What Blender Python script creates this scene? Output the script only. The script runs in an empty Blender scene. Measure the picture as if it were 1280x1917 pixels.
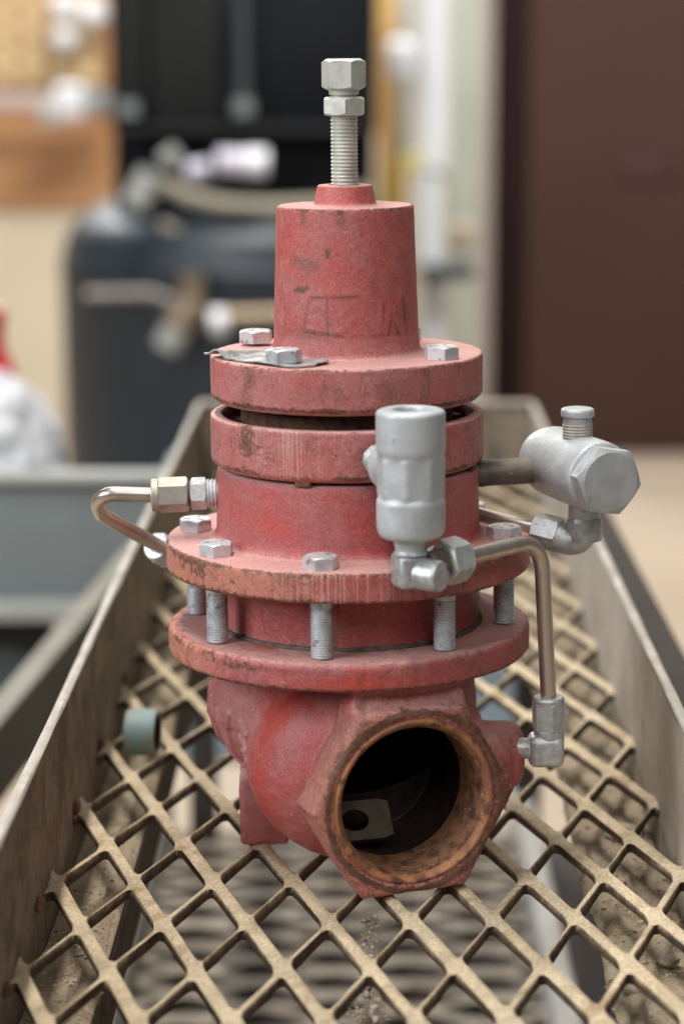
import bpy, bmesh, math, random
import numpy as np
from mathutils import Vector, Matrix
random.seed(7)
SC = bpy.context.scene
C = SC.collection
rad = math.radians
# ------------------------------------------------------------------ camera
F, PITCH, D, H = 4300.0, math.atan(868.5/4300.0), 0.994, 0.352    # focal length in photo pixels, pitch, distance, height (m)
cam = bpy.data.cameras.new('camera')
cam.sensor_fit = 'VERTICAL'; cam.sensor_height = 36.0; cam.lens = F/1917*36
cam.clip_start = 0.05; cam.clip_end = 60
cam.dof.use_dof = True; cam.dof.focus_distance = 0.985; cam.dof.aperture_fstop = 5.6
camo = bpy.data.objects.new('camera', cam); C.objects.link(camo)
camo.location = (0, -D, H); camo.rotation_euler = (math.pi/2 - PITCH, 0, 0)
SC.camera = camo
# ------------------------------------------------------------------ world + lamps
W = bpy.data.worlds.new('World'); SC.world = W; W.use_nodes = True
W.node_tree.nodes['Background'].inputs[0].default_value = (0.93, 0.96, 1.0, 1)
W.node_tree.nodes['Background'].inputs[1].default_value = 0.12
def area(name, loc, target, sx, sy, power, col):
    l = bpy.data.lights.new(name, 'AREA'); l.shape = 'RECTANGLE'; l.size = sx; l.size_y = sy; l.energy = power; l.color = col
    o = bpy.data.objects.new(name, l); C.objects.link(o); o.location = loc
    d = Vector(target) - Vector(loc); o.rotation_euler = d.to_track_quat('-Z', 'Y').to_euler()
    return o
k = area('ceiling_tube_lamp', (-0.42, 0.0, 2.3), (0, 0.0, 0), 0.14, 2.4, 66, (1.0, 0.97, 0.92))
k.rotation_euler = (0, rad(-10), 0)
area('window_lamp', (-2.9, -1.5, 1.6), (0, 0, 0.1), 1.8, 1.4, 96, (0.90, 0.95, 1.0))
area('front_fill_lamp', (0.35, -2.7, 2.3), (0, 0, 0.1), 1.6, 0.9, 30, (1.0, 0.97, 0.93))  # unseen soft fill lamp, added to brighten the front faces
area('workshop_ceiling_lamp', (0.5, 2.6, 3.0), (-0.1, 5.4, 0.0), 2.0, 0.6, 200, (1.0, 0.97, 0.92))
area('back_wall_lamp', (-1.35, 5.4, 1.75), (-0.3, 3.5, 0.1), 1.4, 0.7, 75, (0.95, 0.98, 1.0))
SC.view_settings.view_transform = 'Standard'; SC.view_settings.look = 'None'
SC.view_settings.exposure = 0.0; SC.view_settings.gamma = 1.0
SC.render.engine = 'CYCLES'; SC.cycles.use_denoising = True
SC.cycles.max_bounces = 6; SC.cycles.diffuse_bounces = 3; SC.cycles.glossy_bounces = 3
SC.cycles.sample_clamp_direct = 5.0; SC.cycles.sample_clamp_indirect = 2.5
SC.cycles.caustics_reflective = False; SC.cycles.caustics_refractive = False

def at(x, y, Y=0.0):                                     # a point of the place, seen at pixel (x, y), at depth Y
    th = PITCH + math.atan((y - 958.5)/F); d = D + Y
    z = H - d*math.tan(th); dep = d*math.cos(PITCH) + (H - z)*math.sin(PITCH)
    return Vector(((x - 640)/F*dep, Y, z))
TILT = 0.0099; AX = 0.0041
def lv(x, y, Y=0.0):                                     # the same in the valve's own (slightly leaning) frame
    p = at(x, y, Y); return Vector((p.x - (AX - TILT*p.z), p.y, p.z))

# ------------------------------------------------------------------ materials
def N(nt, t, **kw):
    n = nt.nodes.new(t)
    for k_, v in kw.items(): setattr(n, k_, v)
    return n
def math_n(nt, op, a, b=None, clamp=False):
    n = N(nt, 'ShaderNodeMath', operation=op, use_clamp=clamp)
    for i, s in enumerate((a, b)):
        if s is None: continue
        if isinstance(s, (int, float)): n.inputs[i].default_value = s
        else: nt.links.new(s, n.inputs[i])
    return n.outputs[0]
def mix_c(nt, fac, a, b, mode='MIX'):
    n = N(nt, 'ShaderNodeMix', data_type='RGBA', blend_type=mode)
    for sock, s in ((n.inputs[0], fac), (n.inputs[6], a), (n.inputs[7], b)):
        if isinstance(s, (int, float)): sock.default_value = s
        elif isinstance(s, tuple): sock.default_value = (*s, 1)
        else: nt.links.new(s, sock)
    return n.outputs[2]
def noise(nt, vec, scale, detail=3, rough=0.55, dist=0.0):
    n = N(nt, 'ShaderNodeTexNoise'); n.inputs['Scale'].default_value = scale; n.inputs['Detail'].default_value = detail
    n.inputs['Roughness'].default_value = rough; n.inputs['Distortion'].default_value = dist
    nt.links.new(vec, n.inputs['Vector']); return n.outputs[0]
def ramp(nt, s, lo, hi):
    n = N(nt, 'ShaderNodeMapRange'); n.interpolation_type = 'SMOOTHSTEP'
    nt.links.new(s, n.inputs[0]); n.inputs[1].default_value = lo; n.inputs[2].default_value = hi
    return n.outputs[0]
def attr(nt, name):
    return N(nt, 'ShaderNodeAttribute', attribute_name=name).outputs['Fac']
def new_mat(name):
    m = bpy.data.materials.new(name); m.use_nodes = True
    nt = m.node_tree; b = nt.nodes['Principled BSDF']
    tc = N(nt, 'ShaderNodeTexCoord').outputs['Object']
    return m, nt, b, tc
def bump(nt, b, height, strength, dist):
    n = N(nt, 'ShaderNodeBump'); n.inputs['Strength'].default_value = strength; n.inputs['Distance'].default_value = dist
    nt.links.new(height, n.inputs['Height']); nt.links.new(n.outputs[0], b.inputs['Normal'])

def simple(name, c1, c2=None, scale=40, rough=0.6, metal=0.0, bs=0.0, bd=0.0005, lo=0.35, hi=0.7, c3=None, s3=None, t3=(0.6, 0.7), spec=0.5):
    m, nt, b, tc = new_mat(name)
    c2 = c2 or tuple(x*0.8 for x in c1)
    n1 = noise(nt, tc, scale, 5)
    col = mix_c(nt, ramp(nt, n1, lo, hi), c1, c2)
    if c3: col = mix_c(nt, ramp(nt, noise(nt, tc, s3 or scale*3, 4, 0.65), *t3), col, c3)
    nt.links.new(col, b.inputs['Base Color'])
    b.inputs['Roughness'].default_value = rough; b.inputs['Metallic'].default_value = metal
    b.inputs['Specular IOR Level'].default_value = spec
    if bs: bump(nt, b, noise(nt, tc, scale*6, 4), bs, bd)
    return m

def red_mat():
    m, nt, b, tc = new_mat('dusty_red_paint')
    rust, dust, fresh, prim, scr = (attr(nt, a) for a in ('rust', 'dust', 'fresh', 'primer', 'scratch'))
    big = noise(nt, tc, 38, 4, 0.6); mid = noise(nt, tc, 160, 5, 0.65); fine = noise(nt, tc, 1300, 3, 0.7)
    red = mix_c(nt, ramp(nt, big, 0.38, 0.66), (0.43, 0.075, 0.070), (0.34, 0.080, 0.080))
    dm = math_n(nt, 'ADD', dust, math_n(nt, 'MULTIPLY', math_n(nt, 'SUBTRACT', big, 0.48), 1.3))
    dm = math_n(nt, 'ADD', dm, math_n(nt, 'MULTIPLY', math_n(nt, 'SUBTRACT', fine, 0.5), 1.5))
    dm = math_n(nt, 'ADD', dm, math_n(nt, 'MULTIPLY', math_n(nt, 'SUBTRACT', mid, 0.5), 0.9), clamp=True)
    col = mix_c(nt, dm, red, mix_c(nt, ramp(nt, dust, 0.55, 1.1), (0.47, 0.195, 0.185), (0.56, 0.30, 0.275)))
    fm = ramp(nt, math_n(nt, 'ADD', math_n(nt, 'MULTIPLY', fresh, 0.75), math_n(nt, 'SUBTRACT', mid, 0.5)), 0.22, 0.75)
    col = mix_c(nt, fm, col, (0.46, 0.065, 0.048))
    pm = ramp(nt, math_n(nt, 'ADD', math_n(nt, 'MULTIPLY', prim, 0.52), math_n(nt, 'SUBTRACT', mid, 0.5)), 0.18, 0.60)
    col = mix_c(nt, pm, col, (0.50, 0.195, 0.135))
    # pale chips of dust / bare spots
    pale = ramp(nt, noise(nt, tc, 260, 4, 0.7), 0.645, 0.73)
    col = mix_c(nt, math_n(nt, 'MULTIPLY', pale, 0.55), col, (0.62, 0.40, 0.37))
    # small dark pits everywhere + rust where the attribute says
    rm = ramp(nt, math_n(nt, 'ADD', math_n(nt, 'MULTIPLY', rust, 0.62), math_n(nt, 'MULTIPLY', math_n(nt, 'SUBTRACT', noise(nt, tc, 300, 6, 0.75), 0.5), 1.5)), 0.33, 0.50)
    rcol = mix_c(nt, ramp(nt, noise(nt, tc, 330, 4, 0.7), 0.38, 0.66), (0.070, 0.034, 0.024), (0.20, 0.085, 0.045))
    col = mix_c(nt, math_n(nt, 'MULTIPLY', rm, 0.88), col, rcol)
    stn = attr(nt, 'stain')
    sk = math_n(nt, 'MULTIPLY', stn, ramp(nt, noise(nt, tc, 420, 5, 0.7), 0.22, 0.56), clamp=True)
    col = mix_c(nt, math_n(nt, 'MULTIPLY', sk, 0.9), col, (0.115, 0.055, 0.036))
    vn = math_n(nt, 'ABSOLUTE', math_n(nt, 'SUBTRACT', noise(nt, tc, 120, 6, 0.72, 0.8), 0.5))
    vein = math_n(nt, 'SUBTRACT', 1.0, ramp(nt, vn, 0.004, 0.030))
    vmask = math_n(nt, 'MULTIPLY', attr(nt, 'rim'), ramp(nt, noise(nt, tc, 45, 3, 0.6), 0.40, 0.58))
    col = mix_c(nt, math_n(nt, 'MULTIPLY', math_n(nt, 'MULTIPLY', vein, vmask), 0.65), col, (0.115, 0.05, 0.036))
    pit = ramp(nt, noise(nt, tc, 520, 4, 0.65), 0.62, 0.72)
    col = mix_c(nt, math_n(nt, 'MULTIPLY', pit, 0.42), col, (0.13, 0.05, 0.04))
    # brown runs down the sides and pale scuffs
    mr = N(nt, 'ShaderNodeMapping'); mr.inputs['Scale'].default_value = (150, 150, 22); nt.links.new(tc, mr.inputs[0])
    run = math_n(nt, 'MULTIPLY', ramp(nt, noise(nt, mr.outputs[0], 1.0, 4, 0.65), 0.57, 0.70), math_n(nt, 'ADD', math_n(nt, 'MULTIPLY', attr(nt, 'rim'), 0.8), 0.14))
    col = mix_c(nt, run, col, (0.20, 0.085, 0.05))
    ms = N(nt, 'ShaderNodeMapping'); ms.inputs['Scale'].default_value = (70, 260, 330); ms.inputs['Rotation'].default_value = (0.5, 0.6, 0.4); nt.links.new(tc, ms.inputs[0])
    scf = ramp(nt, noise(nt, ms.outputs[0], 1.0, 5, 0.75), 0.62, 0.72)
    col = mix_c(nt, math_n(nt, 'MULTIPLY', scf, 0.38), col, (0.60, 0.37, 0.34))
    # upright machining scores
    mp = N(nt, 'ShaderNodeMapping'); mp.inputs['Scale'].default_value = (1050, 1050, 12); nt.links.new(tc, mp.inputs[0])
    sn = noise(nt, mp.outputs[0], 1.0, 1, 0.4)
    sm = math_n(nt, 'MULTIPLY', scr, ramp(nt, sn, 0.52, 0.62))
    col = mix_c(nt, math_n(nt, 'MULTIPLY', sm, 0.5), col, (0.60, 0.33, 0.28))
    col = mix_c(nt, attr(nt, 'scale'), col, mix_c(nt, ramp(nt, noise(nt, tc, 180, 4, 0.7), 0.4, 0.7), (0.016, 0.010, 0.008), (0.040, 0.021, 0.014)))  # inside of the port near black: dirty scale plus painted-in shade
    bri = N(nt, 'ShaderNodeMapRange'); nt.links.new(noise(nt, tc, 950, 3, 0.7), bri.inputs[0])
    bri.inputs[1].default_value = 0.25; bri.inputs[2].default_value = 0.75; bri.inputs[3].default_value = 0.66; bri.inputs[4].default_value = 1.30
    col = mix_c(nt, 1.0, col, bri.outputs[0], 'MULTIPLY')
    nt.links.new(col, b.inputs['Base Color'])
    rr = N(nt, 'ShaderNodeMapRange'); nt.links.new(dm, rr.inputs[0]); rr.inputs[3].default_value = 0.46; rr.inputs[4].default_value = 0.72
    nt.links.new(rr.outputs[0], b.inputs['Roughness'])
    b.inputs['Specular IOR Level'].default_value = 0.4
    hgt = math_n(nt, 'ADD', math_n(nt, 'MULTIPLY', fine, 0.5), math_n(nt, 'MULTIPLY', mid, 1.0))
    hgt = math_n(nt, 'SUBTRACT', hgt, math_n(nt, 'MULTIPLY', rm, 0.35))
    hgt = math_n(nt, 'SUBTRACT', hgt, math_n(nt, 'MULTIPLY', sm, 0.25))
    bump(nt, b, hgt, 0.55, 0.0006)
    return m
M_RED = red_mat()
M_RUST = simple('brown_rust', (0.19, 0.085, 0.04), (0.07, 0.032, 0.02), 300, 0.85, 0, 0.6, 0.0005, 0.35, 0.65, (0.36, 0.17, 0.07), 700, (0.58, 0.72))
M_BORE = simple('rusty_bore', (0.055, 0.026, 0.015), (0.02, 0.012, 0.009), 220, 0.85, 0, 0.7, 0.0008)
M_LIP = simple('orange_rust_lip', (0.46, 0.20, 0.09), (0.27, 0.105, 0.062), 55, 0.6, 0.05, 0.5, 0.0006, 0.36, 0.62, (0.11, 0.05, 0.034), 150, (0.48, 0.64))
M_THREAD = simple('rusty_thread', (0.25, 0.115, 0.055), (0.07, 0.035, 0.022), 170, 0.7, 0.15, 0.5, 0.0006, 0.4, 0.66, (0.55, 0.27, 0.10), 420, (0.6, 0.72))
M_ZINC = simple('zinc_bolt', (0.66, 0.69, 0.72), (0.47, 0.49, 0.52), 190, 0.40, 0.5, 0.35, 0.0004, 0.4, 0.75, (0.30, 0.21, 0.175), 230, (0.56, 0.70))
M_DULLZINC = simple('dull_grey_thread', (0.62, 0.63, 0.58), (0.48, 0.48, 0.43), 150, 0.45, 0.4, 0.2, 0.0003, 0.4, 0.7, (0.24, 0.22, 0.18), 350, (0.64, 0.74))
M_SILVER = simple('silver_paint', (0.54, 0.57, 0.585), (0.415, 0.44, 0.45), 90, 0.45, 0.25, 0.35, 0.0005, 0.3, 0.7, (0.24, 0.20, 0.175), 130, (0.62, 0.78))
M_FIT = simple('galvanised_fitting', (0.58, 0.60, 0.60), (0.43, 0.44, 0.44), 300, 0.30, 0.5, 0.4, 0.0005, 0.38, 0.66, (0.28, 0.24, 0.21), 260, (0.64, 0.76))
M_TAN = simple('yellowed_fitting', (0.46, 0.435, 0.375), (0.36, 0.335, 0.28), 160, 0.42, 0.55, 0.25, 0.0003)
M_TUBE = simple('bright_tube', (0.60, 0.53, 0.47), (0.42, 0.33, 0.28), 60, 0.30, 0.85, 0.1, 0.0002, 0.4, 0.75)
M_NIPPLE = simple('brown_steel_pipe', (0.17, 0.14, 0.115), (0.105, 0.085, 0.07), 120, 0.55, 0.4, 0.3, 0.0004, 0.4, 0.7, (0.27, 0.25, 0.22), 230, (0.6, 0.7))
M_TAPE = simple('thread_tape', (0.48, 0.46, 0.43), (0.38, 0.34, 0.30), 300, 0.6)
M_TAG = simple('grey_metal_tag', (0.46, 0.47, 0.46), (0.17, 0.175, 0.18), 110, 0.42, 0.3, 0.3, 0.0004, 0.38, 0.62, (0.52, 0.52, 0.5), 320, (0.58, 0.68))
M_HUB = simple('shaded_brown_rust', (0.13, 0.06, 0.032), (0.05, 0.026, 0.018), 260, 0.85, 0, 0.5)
M_GASKET = simple('dark_gasket', (0.14, 0.11, 0.085), (0.07, 0.055, 0.045), 300, 0.8)
M_PLATE = simple('drab_plate', (0.085, 0.07, 0.042), (0.055, 0.043, 0.027), 160, 0.7, 0, 0.3)
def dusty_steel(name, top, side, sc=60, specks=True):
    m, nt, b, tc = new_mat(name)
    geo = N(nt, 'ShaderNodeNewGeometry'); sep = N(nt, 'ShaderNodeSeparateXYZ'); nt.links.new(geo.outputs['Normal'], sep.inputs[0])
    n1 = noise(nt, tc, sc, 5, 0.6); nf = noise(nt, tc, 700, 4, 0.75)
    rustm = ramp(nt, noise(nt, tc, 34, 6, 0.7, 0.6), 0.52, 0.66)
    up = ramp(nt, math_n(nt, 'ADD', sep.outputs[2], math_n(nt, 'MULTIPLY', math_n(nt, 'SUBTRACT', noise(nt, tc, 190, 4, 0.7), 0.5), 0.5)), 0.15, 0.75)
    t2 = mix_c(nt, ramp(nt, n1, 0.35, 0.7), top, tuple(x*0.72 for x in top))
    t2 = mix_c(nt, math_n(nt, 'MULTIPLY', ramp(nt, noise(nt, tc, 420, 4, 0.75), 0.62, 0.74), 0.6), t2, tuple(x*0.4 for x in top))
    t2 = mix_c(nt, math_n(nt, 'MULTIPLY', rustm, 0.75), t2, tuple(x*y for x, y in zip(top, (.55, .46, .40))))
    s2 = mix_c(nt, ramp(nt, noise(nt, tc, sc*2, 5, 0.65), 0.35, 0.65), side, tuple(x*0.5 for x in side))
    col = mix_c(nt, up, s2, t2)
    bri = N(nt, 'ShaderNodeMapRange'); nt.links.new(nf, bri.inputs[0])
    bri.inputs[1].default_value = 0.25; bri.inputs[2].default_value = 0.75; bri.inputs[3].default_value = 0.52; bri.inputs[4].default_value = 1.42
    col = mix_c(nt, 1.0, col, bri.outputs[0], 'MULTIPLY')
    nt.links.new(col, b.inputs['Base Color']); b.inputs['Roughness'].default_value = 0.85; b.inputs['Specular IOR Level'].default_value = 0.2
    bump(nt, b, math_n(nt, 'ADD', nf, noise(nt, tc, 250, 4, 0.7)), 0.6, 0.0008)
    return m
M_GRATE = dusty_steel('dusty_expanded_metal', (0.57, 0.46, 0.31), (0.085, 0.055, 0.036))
M_WALLR = simple('lit_tray_side', (0.40, 0.35, 0.29), (0.30, 0.25, 0.195), 22, 0.75, 0, 0.2, 0.0005, 0.35, 0.7, (0.24, 0.185, 0.13), 40, (0.54, 0.74))  # right tray side, the light falling on it put into a paler colour
M_WALLIN = dusty_steel('dirty_tray_side', (0.36, 0.32, 0.265), (0.27, 0.22, 0.17), 22)
M_LEDGE = dusty_steel('dust_covered_ledge', (0.36, 0.29, 0.20), (0.10, 0.075, 0.055), 45)
M_EDGE = simple('worn_light_steel_edge', (0.46, 0.43, 0.38), (0.34, 0.30, 0.25), 60, 0.65, 0.05, 0.2, 0.0004)
M_DARKBEAM = simple('dark_brown_steel', (0.035, 0.026, 0.022), (0.022, 0.016, 0.014), 18, 0.7)
M_WHITERAIL = simple('pale_painted_rail', (0.50, 0.49, 0.46), (0.38, 0.36, 0.33), 12, 0.5)
M_LOWGRATE = dusty_steel('dusty_lower_mesh', (0.37, 0.32, 0.26), (0.05, 0.04, 0.03), 20)
M_LOWPANEL = simple('shaded_dirty_panel', (0.24, 0.20, 0.155), (0.17, 0.14, 0.11), 14, 0.8)
M_COB = simple('grey_cobweb', (0.55, 0.48, 0.40), (0.36, 0.30, 0.24), 200, 0.9)
M_STONE = simple('pale_grit', (0.42, 0.36, 0.27), (0.27, 0.22, 0.16), 200, 0.9, 0, 0.4)
M_TEAL = simple('blue_green_pipe', (0.22, 0.33, 0.33), (0.27, 0.27, 0.22), 90, 0.6, 0.1, 0.4, 0.0005, 0.4, 0.7)

# ------------------------------------------------------------------ mesh helpers
class MB:
    def __init__(s): s.v = []; s.f = []
    def add(s, v, f, M=None):
        b0 = len(s.v)
        s.v += [tuple(M @ Vector(p)) for p in v] if M is not None else [tuple(p) for p in v]
        s.f += [tuple(i + b0 for i in q) for q in f]
        return s
    def build(s, name, mat, parent=None, sharp=38, smooth=True):
        me = bpy.data.meshes.new(name); me.from_pydata(s.v, [], s.f)
        bm = bmesh.new(); bm.from_mesh(me); bmesh.ops.recalc_face_normals(bm, faces=bm.faces); bm.to_mesh(me); bm.free()
        if smooth:
            me.shade_smooth(); me.set_sharp_from_angle(angle=rad(sharp))
        me.materials.append(mat)
        o = bpy.data.objects.new(name, me); C.objects.link(o)
        if parent: o.parent = parent
        return o
def frame(p, d, roll=0.0):
    d = Vector(d).normalized(); q = Vector((0, 0, 1)).rotation_difference(d).to_matrix().to_4x4()
    return Matrix.Translation(p) @ q @ Matrix.Rotation(roll, 4, 'Z')
def resample(prof, step):
    out = [prof[0]]
    for a, b in zip(prof, prof[1:]):
        n = max(1, int(math.ceil(math.hypot(b[0]-a[0], b[1]-a[1])/step)))
        out += [(a[0] + (b[0]-a[0])*i/n, a[1] + (b[1]-a[1])*i/n) for i in range(1, n+1)]
    return out
def rounded(prof, radii):                                 # fillet the corners of a profile
    out = []
    for i, p in enumerate(prof):
        r = radii.get(i, 0)
        if not r: out.append(p); continue
        p0, p1 = Vector(prof[i-1]), Vector(prof[i+1]); c = Vector(p)
        a = (p0 - c).normalized(); b = (p1 - c).normalized(); r = min(r, (p0-c).length*0.49 if i-1 in radii else (p0-c).length*0.95, (p1-c).length*0.49 if i+1 in radii else (p1-c).length*0.95)
        for k_ in range(5):
            t = k_/4; q = (c + a*r)*(1-t)**2 + c*2*t*(1-t) + (c + b*r)*t*t
            out.append((q.x, q.y))
    return out
def lathe(mb, prof, n=48, M=None):
    v = []; f = []; rings = []
    for r, z in prof:
        if r < 1e-7: rings.append([len(v)]); v.append((0, 0, z))
        else:
            rings.append(list(range(len(v), len(v)+n)))
            v += [(r*math.cos(2*math.pi*i/n), r*math.sin(2*math.pi*i/n), z) for i in range(n)]
    for a, b in zip(rings, rings[1:]):
        for i in range(n):
            j = (i+1) % n
            if len(a) == 1 and len(b) == 1: continue
            if len(a) == 1: f.append((a[0], b[i], b[j]))
            elif len(b) == 1: f.append((a[i], a[j], b[0]))
            else: f.append((a[i], a[j], b[j], b[i]))
    return mb.add(v, f, M)
def hexa(mb, R, h, M=None, top=True, bot=True, rc=0.93, n=60, hole=0.0):       # a hexagon nut or head with turned chamfers
    ap = R*math.cos(rad(30)); rcr = ap*rc; t = math.tan(rad(30))
    v = []; rows = []
    def row(fn): rows.append(list(range(len(v), len(v)+n))); v.extend(fn(i) for i in range(n))
    def rh(i):
        th = (2*math.pi*i/n + rad(30)) % rad(60) - rad(30)      # corners at 30+60k -> shift so that corner lies at angle 0
        th = abs(((2*math.pi*i/n) % rad(60)) - rad(30)); return ap/math.cos(th) if th <= rad(30) + 1e-6 else ap
    def pt(i, r, z): a = 2*math.pi*i/n; return (r*math.cos(a), r*math.sin(a), z)
    zb = lambda i: (rh(i) - rcr)*t if bot else 0.0
    zt = lambda i: h - ((rh(i) - rcr)*t if top else 0.0)
    row(lambda i: pt(i, rcr*0.6, 0)); row(lambda i: pt(i, rcr if bot else rcr, 0)); row(lambda i: pt(i, rh(i), zb(i)))
    row(lambda i: pt(i, rh(i), zt(i))); row(lambda i: pt(i, rcr, h)); row(lambda i: pt(i, rcr*0.6, h))
    f = []
    for a, b in zip(rows, rows[1:]):
        for i in range(n): j = (i+1) % n; f.append((a[i], a[j], b[j], b[i]))
    f.append(tuple(reversed(rows[0]))); f.append(tuple(rows[-1]))
    return mb.add(v, f, M)
def thread_prof(r, z0, z1, pitch, depth):
    n = int((z1 - z0)/pitch); p = [(0, z0), (r - depth, z0)]
    for i in range(n):
        z = z0 + (i + 0.1)*pitch
        p += [(r - depth, z), (r, z + pitch*0.38), (r, z + pitch*0.5), (r - depth, z + pitch*0.88)]
    return p + [(r - depth, z1), (0, z1)]
def path(pts, radii, step=rad(7)):
    pts = [Vector(p) for p in pts]; out = [pts[0]]
    for i in range(1, len(pts)-1):
        a = (pts[i-1]-pts[i]).normalized(); b = (pts[i+1]-pts[i]).normalized(); r = radii[i-1]
        ang = math.pi - a.angle(b)
        if ang < 1e-3: out.append(pts[i]); continue
        L = r*math.tan(ang/2); cdir = (a+b).normalized(); cen = pts[i] + cdir*(r/math.cos(ang/2))
        s = pts[i] + a*L - cen; e = pts[i] + b*L - cen; n = max(3, int(ang/step)); ax = s.cross(e).normalized()
        for k_ in range(n+1): out.append(cen + Matrix.Rotation(ang*k_/n, 3, ax) @ s)
    return out + [pts[-1]]
def tube(mb, pts, r, n=20, taper=None, cap=True):
    v = []; f = []; u = None
    for i, p in enumerate(pts):
        t = (pts[min(i+1, len(pts)-1)] - pts[max(i-1, 0)]).normalized()
        if u is None: u = t.orthogonal().normalized()
        u = (u - t*u.dot(t)).normalized(); w = t.cross(u); rr = r if taper is None else r*taper[i]
        v += [tuple(p + (u*math.cos(2*math.pi*j/n) + w*math.sin(2*math.pi*j/n))*rr) for j in range(n)]
    for i in range(len(pts)-1):
        for j in range(n): k_ = (j+1) % n; f.append((i*n+j, i*n+k_, (i+1)*n+k_, (i+1)*n+j))
    if cap: f.append(tuple(range(n-1, -1, -1))); f.append(tuple((len(pts)-1)*n + j for j in range(n)))
    return mb.add(v, f)
def box(mb, lo, hi, bev=0.0, M=None):
    bm = bmesh.new(); bmesh.ops.create_cube(bm, size=1.0)
    for w in bm.verts:
        w.co = Vector(((lo[i] + hi[i])/2 + w.co[i]*(hi[i] - lo[i]) for i in range(3)))
    if bev: bmesh.ops.bevel(bm, geom=bm.edges[:], offset=bev, segments=3, affect='EDGES', profile=0.5)
    bm.verts.index_update(); v = [tuple(w.co) for w in bm.verts]; f = [tuple(w.index for w in q.verts) for q in bm.faces]; bm.free()
    return mb.add(v, f, M)
def thing(name, label, cat, loc=(0, 0, 0), group=None, rot=None):
    o = bpy.data.objects.new(name, None); C.objects.link(o); o.location = loc; o.empty_display_size = 0.02
    if rot: o.rotation_euler = rot
    o['label'] = label; o['category'] = cat
    if group: o['group'] = group
    return o
def tag(o, label, cat, group=None):
    o['label'] = label; o['category'] = cat
    if group: o['group'] = group
    return o
def structure(o): o['kind'] = 'structure'; return o
def stuff(o): o['kind'] = 'stuff'; return o
# value noise for vertex masks and castings
def vnoise(P, freq, seed=0):
    Q = np.asarray(P, float)*freq + 1000.0; I = np.floor(Q).astype(np.int64); f = Q - I; f = f*f*(3-2*f)
    def hsh(x, y, z):
        h = (x*374761393 + y*668265263 + z*2147483647 + seed*1274126177) & 0xffffffff
        h = ((h ^ (h >> 13))*1274126177) & 0xffffffff; return ((h ^ (h >> 16)) & 0xffff)/65535.0
    r = 0
    for dx in (0, 1):
        for dy in (0, 1):
            for dz in (0, 1):
                w = (f[..., 0] if dx else 1-f[..., 0])*(f[..., 1] if dy else 1-f[..., 1])*(f[..., 2] if dz else 1-f[..., 2])
                r = r + w*hsh(I[..., 0]+dx, I[..., 1]+dy, I[..., 2]+dz)
    return r
def coords(o):
    a = np.empty(len(o.data.vertices)*3); o.data.vertices.foreach_get('co', a); return a.reshape(-1, 3)
def normals(o):
    a = np.empty(len(o.data.vertices)*3, np.float32); o.data.vertices.foreach_get('normal', a); return a.reshape(-1, 3)
def put(o, **kw):
    for k_, a in kw.items():
        t = o.data.attributes.new(k_, 'FLOAT', 'POINT'); t.data.foreach_set('value', np.clip(a, 0, 1.5).astype(np.float32))
def bumpf(x, c, w): return np.exp(-((x - c)/w)**2)
def sstep(x, a, b): t = np.clip((x-a)/(b-a), 0, 1); return t*t*(3-2*t)

# ================================================================== THE VALVE
VALVE = thing('pressure_valve', 'dusty red cast iron valve with silver pilot fittings standing on the expanded metal tray', 'valve', (AX, 0, 0), rot=(0, -TILT, 0))
def seg_dist(P, a, b):
    a = np.array(a, float); b = np.array(b, float); d = b - a; t = np.clip(((P - a) @ d)/(d @ d), 0, 1); return np.linalg.norm(P - (a + t[..., None]*d), axis=-1)
def smin(a, b, k_): h_ = np.clip(0.5 + 0.5*(b - a)/k_, 0, 1); return b*(1-h_) + a*h_ - k_*h_*(1-h_)
PA = rad(20.3); PN = np.array([math.sin(PA), -math.cos(PA), 0]); PT = np.array([math.cos(PA), math.sin(PA), 0])
PL, PZ, HEXR = 78.0, 41.3, 46.6
def surface_nets(Fv, org, h):
    nx, ny, nz = Fv.shape; neg = Fv < 0
    acc = np.zeros((nx-1, ny-1, nz-1, 3)); cnt = np.zeros((nx-1, ny-1, nz-1))
    cor = [(i, j, k_) for i in (0, 1) for j in (0, 1) for k_ in (0, 1)]
    sl = lambda A, c: A[c[0]:c[0]+nx-1, c[1]:c[1]+ny-1, c[2]:c[2]+nz-1]
    for a in cor:
        for ax in range(3):
            if a[ax]: continue
            b = list(a); b[ax] = 1; b = tuple(b); fa, fb = sl(Fv, a), sl(Fv, b)
            m = sl(neg, a) != sl(neg, b); t = np.where(m, fa/np.where(m, fa - fb, 1), 0)
            for d in range(3): acc[..., d] += np.where(m, a[d] + (t if d == ax else 0), 0)
            cnt += m
    act = cnt > 0; idx = -np.ones(act.shape, np.int64); idx[act] = np.arange(act.sum())
    I = np.argwhere(act); V = (I + acc[act]/cnt[act][:, None])*h + org
    faces = []
    for ax in range(3):
        o1, o2 = [(1, 2), (2, 0), (0, 1)][ax]
        s0 = [slice(1, -1)]*3; s0[ax] = slice(0, -1); s1 = [slice(1, -1)]*3; s1[ax] = slice(1, None)
        m = neg[tuple(s0)] != neg[tuple(s1)]; fl = neg[tuple(s0)][m]; g = np.argwhere(m)
        off = np.ones(3, int); off[ax] = 0; g = g + off
        def cell(d1, d2): q = g.copy(); q[:, o1] -= d1; q[:, o2] -= d2; return idx[q[:, 0], q[:, 1], q[:, 2]]
        Q = np.stack([cell(0, 0), cell(1, 0), cell(1, 1), cell(0, 1)], 1); Q[~fl] = Q[~fl][:, ::-1]
        faces.append(Q)
    return V, np.concatenate(faces)
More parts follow.
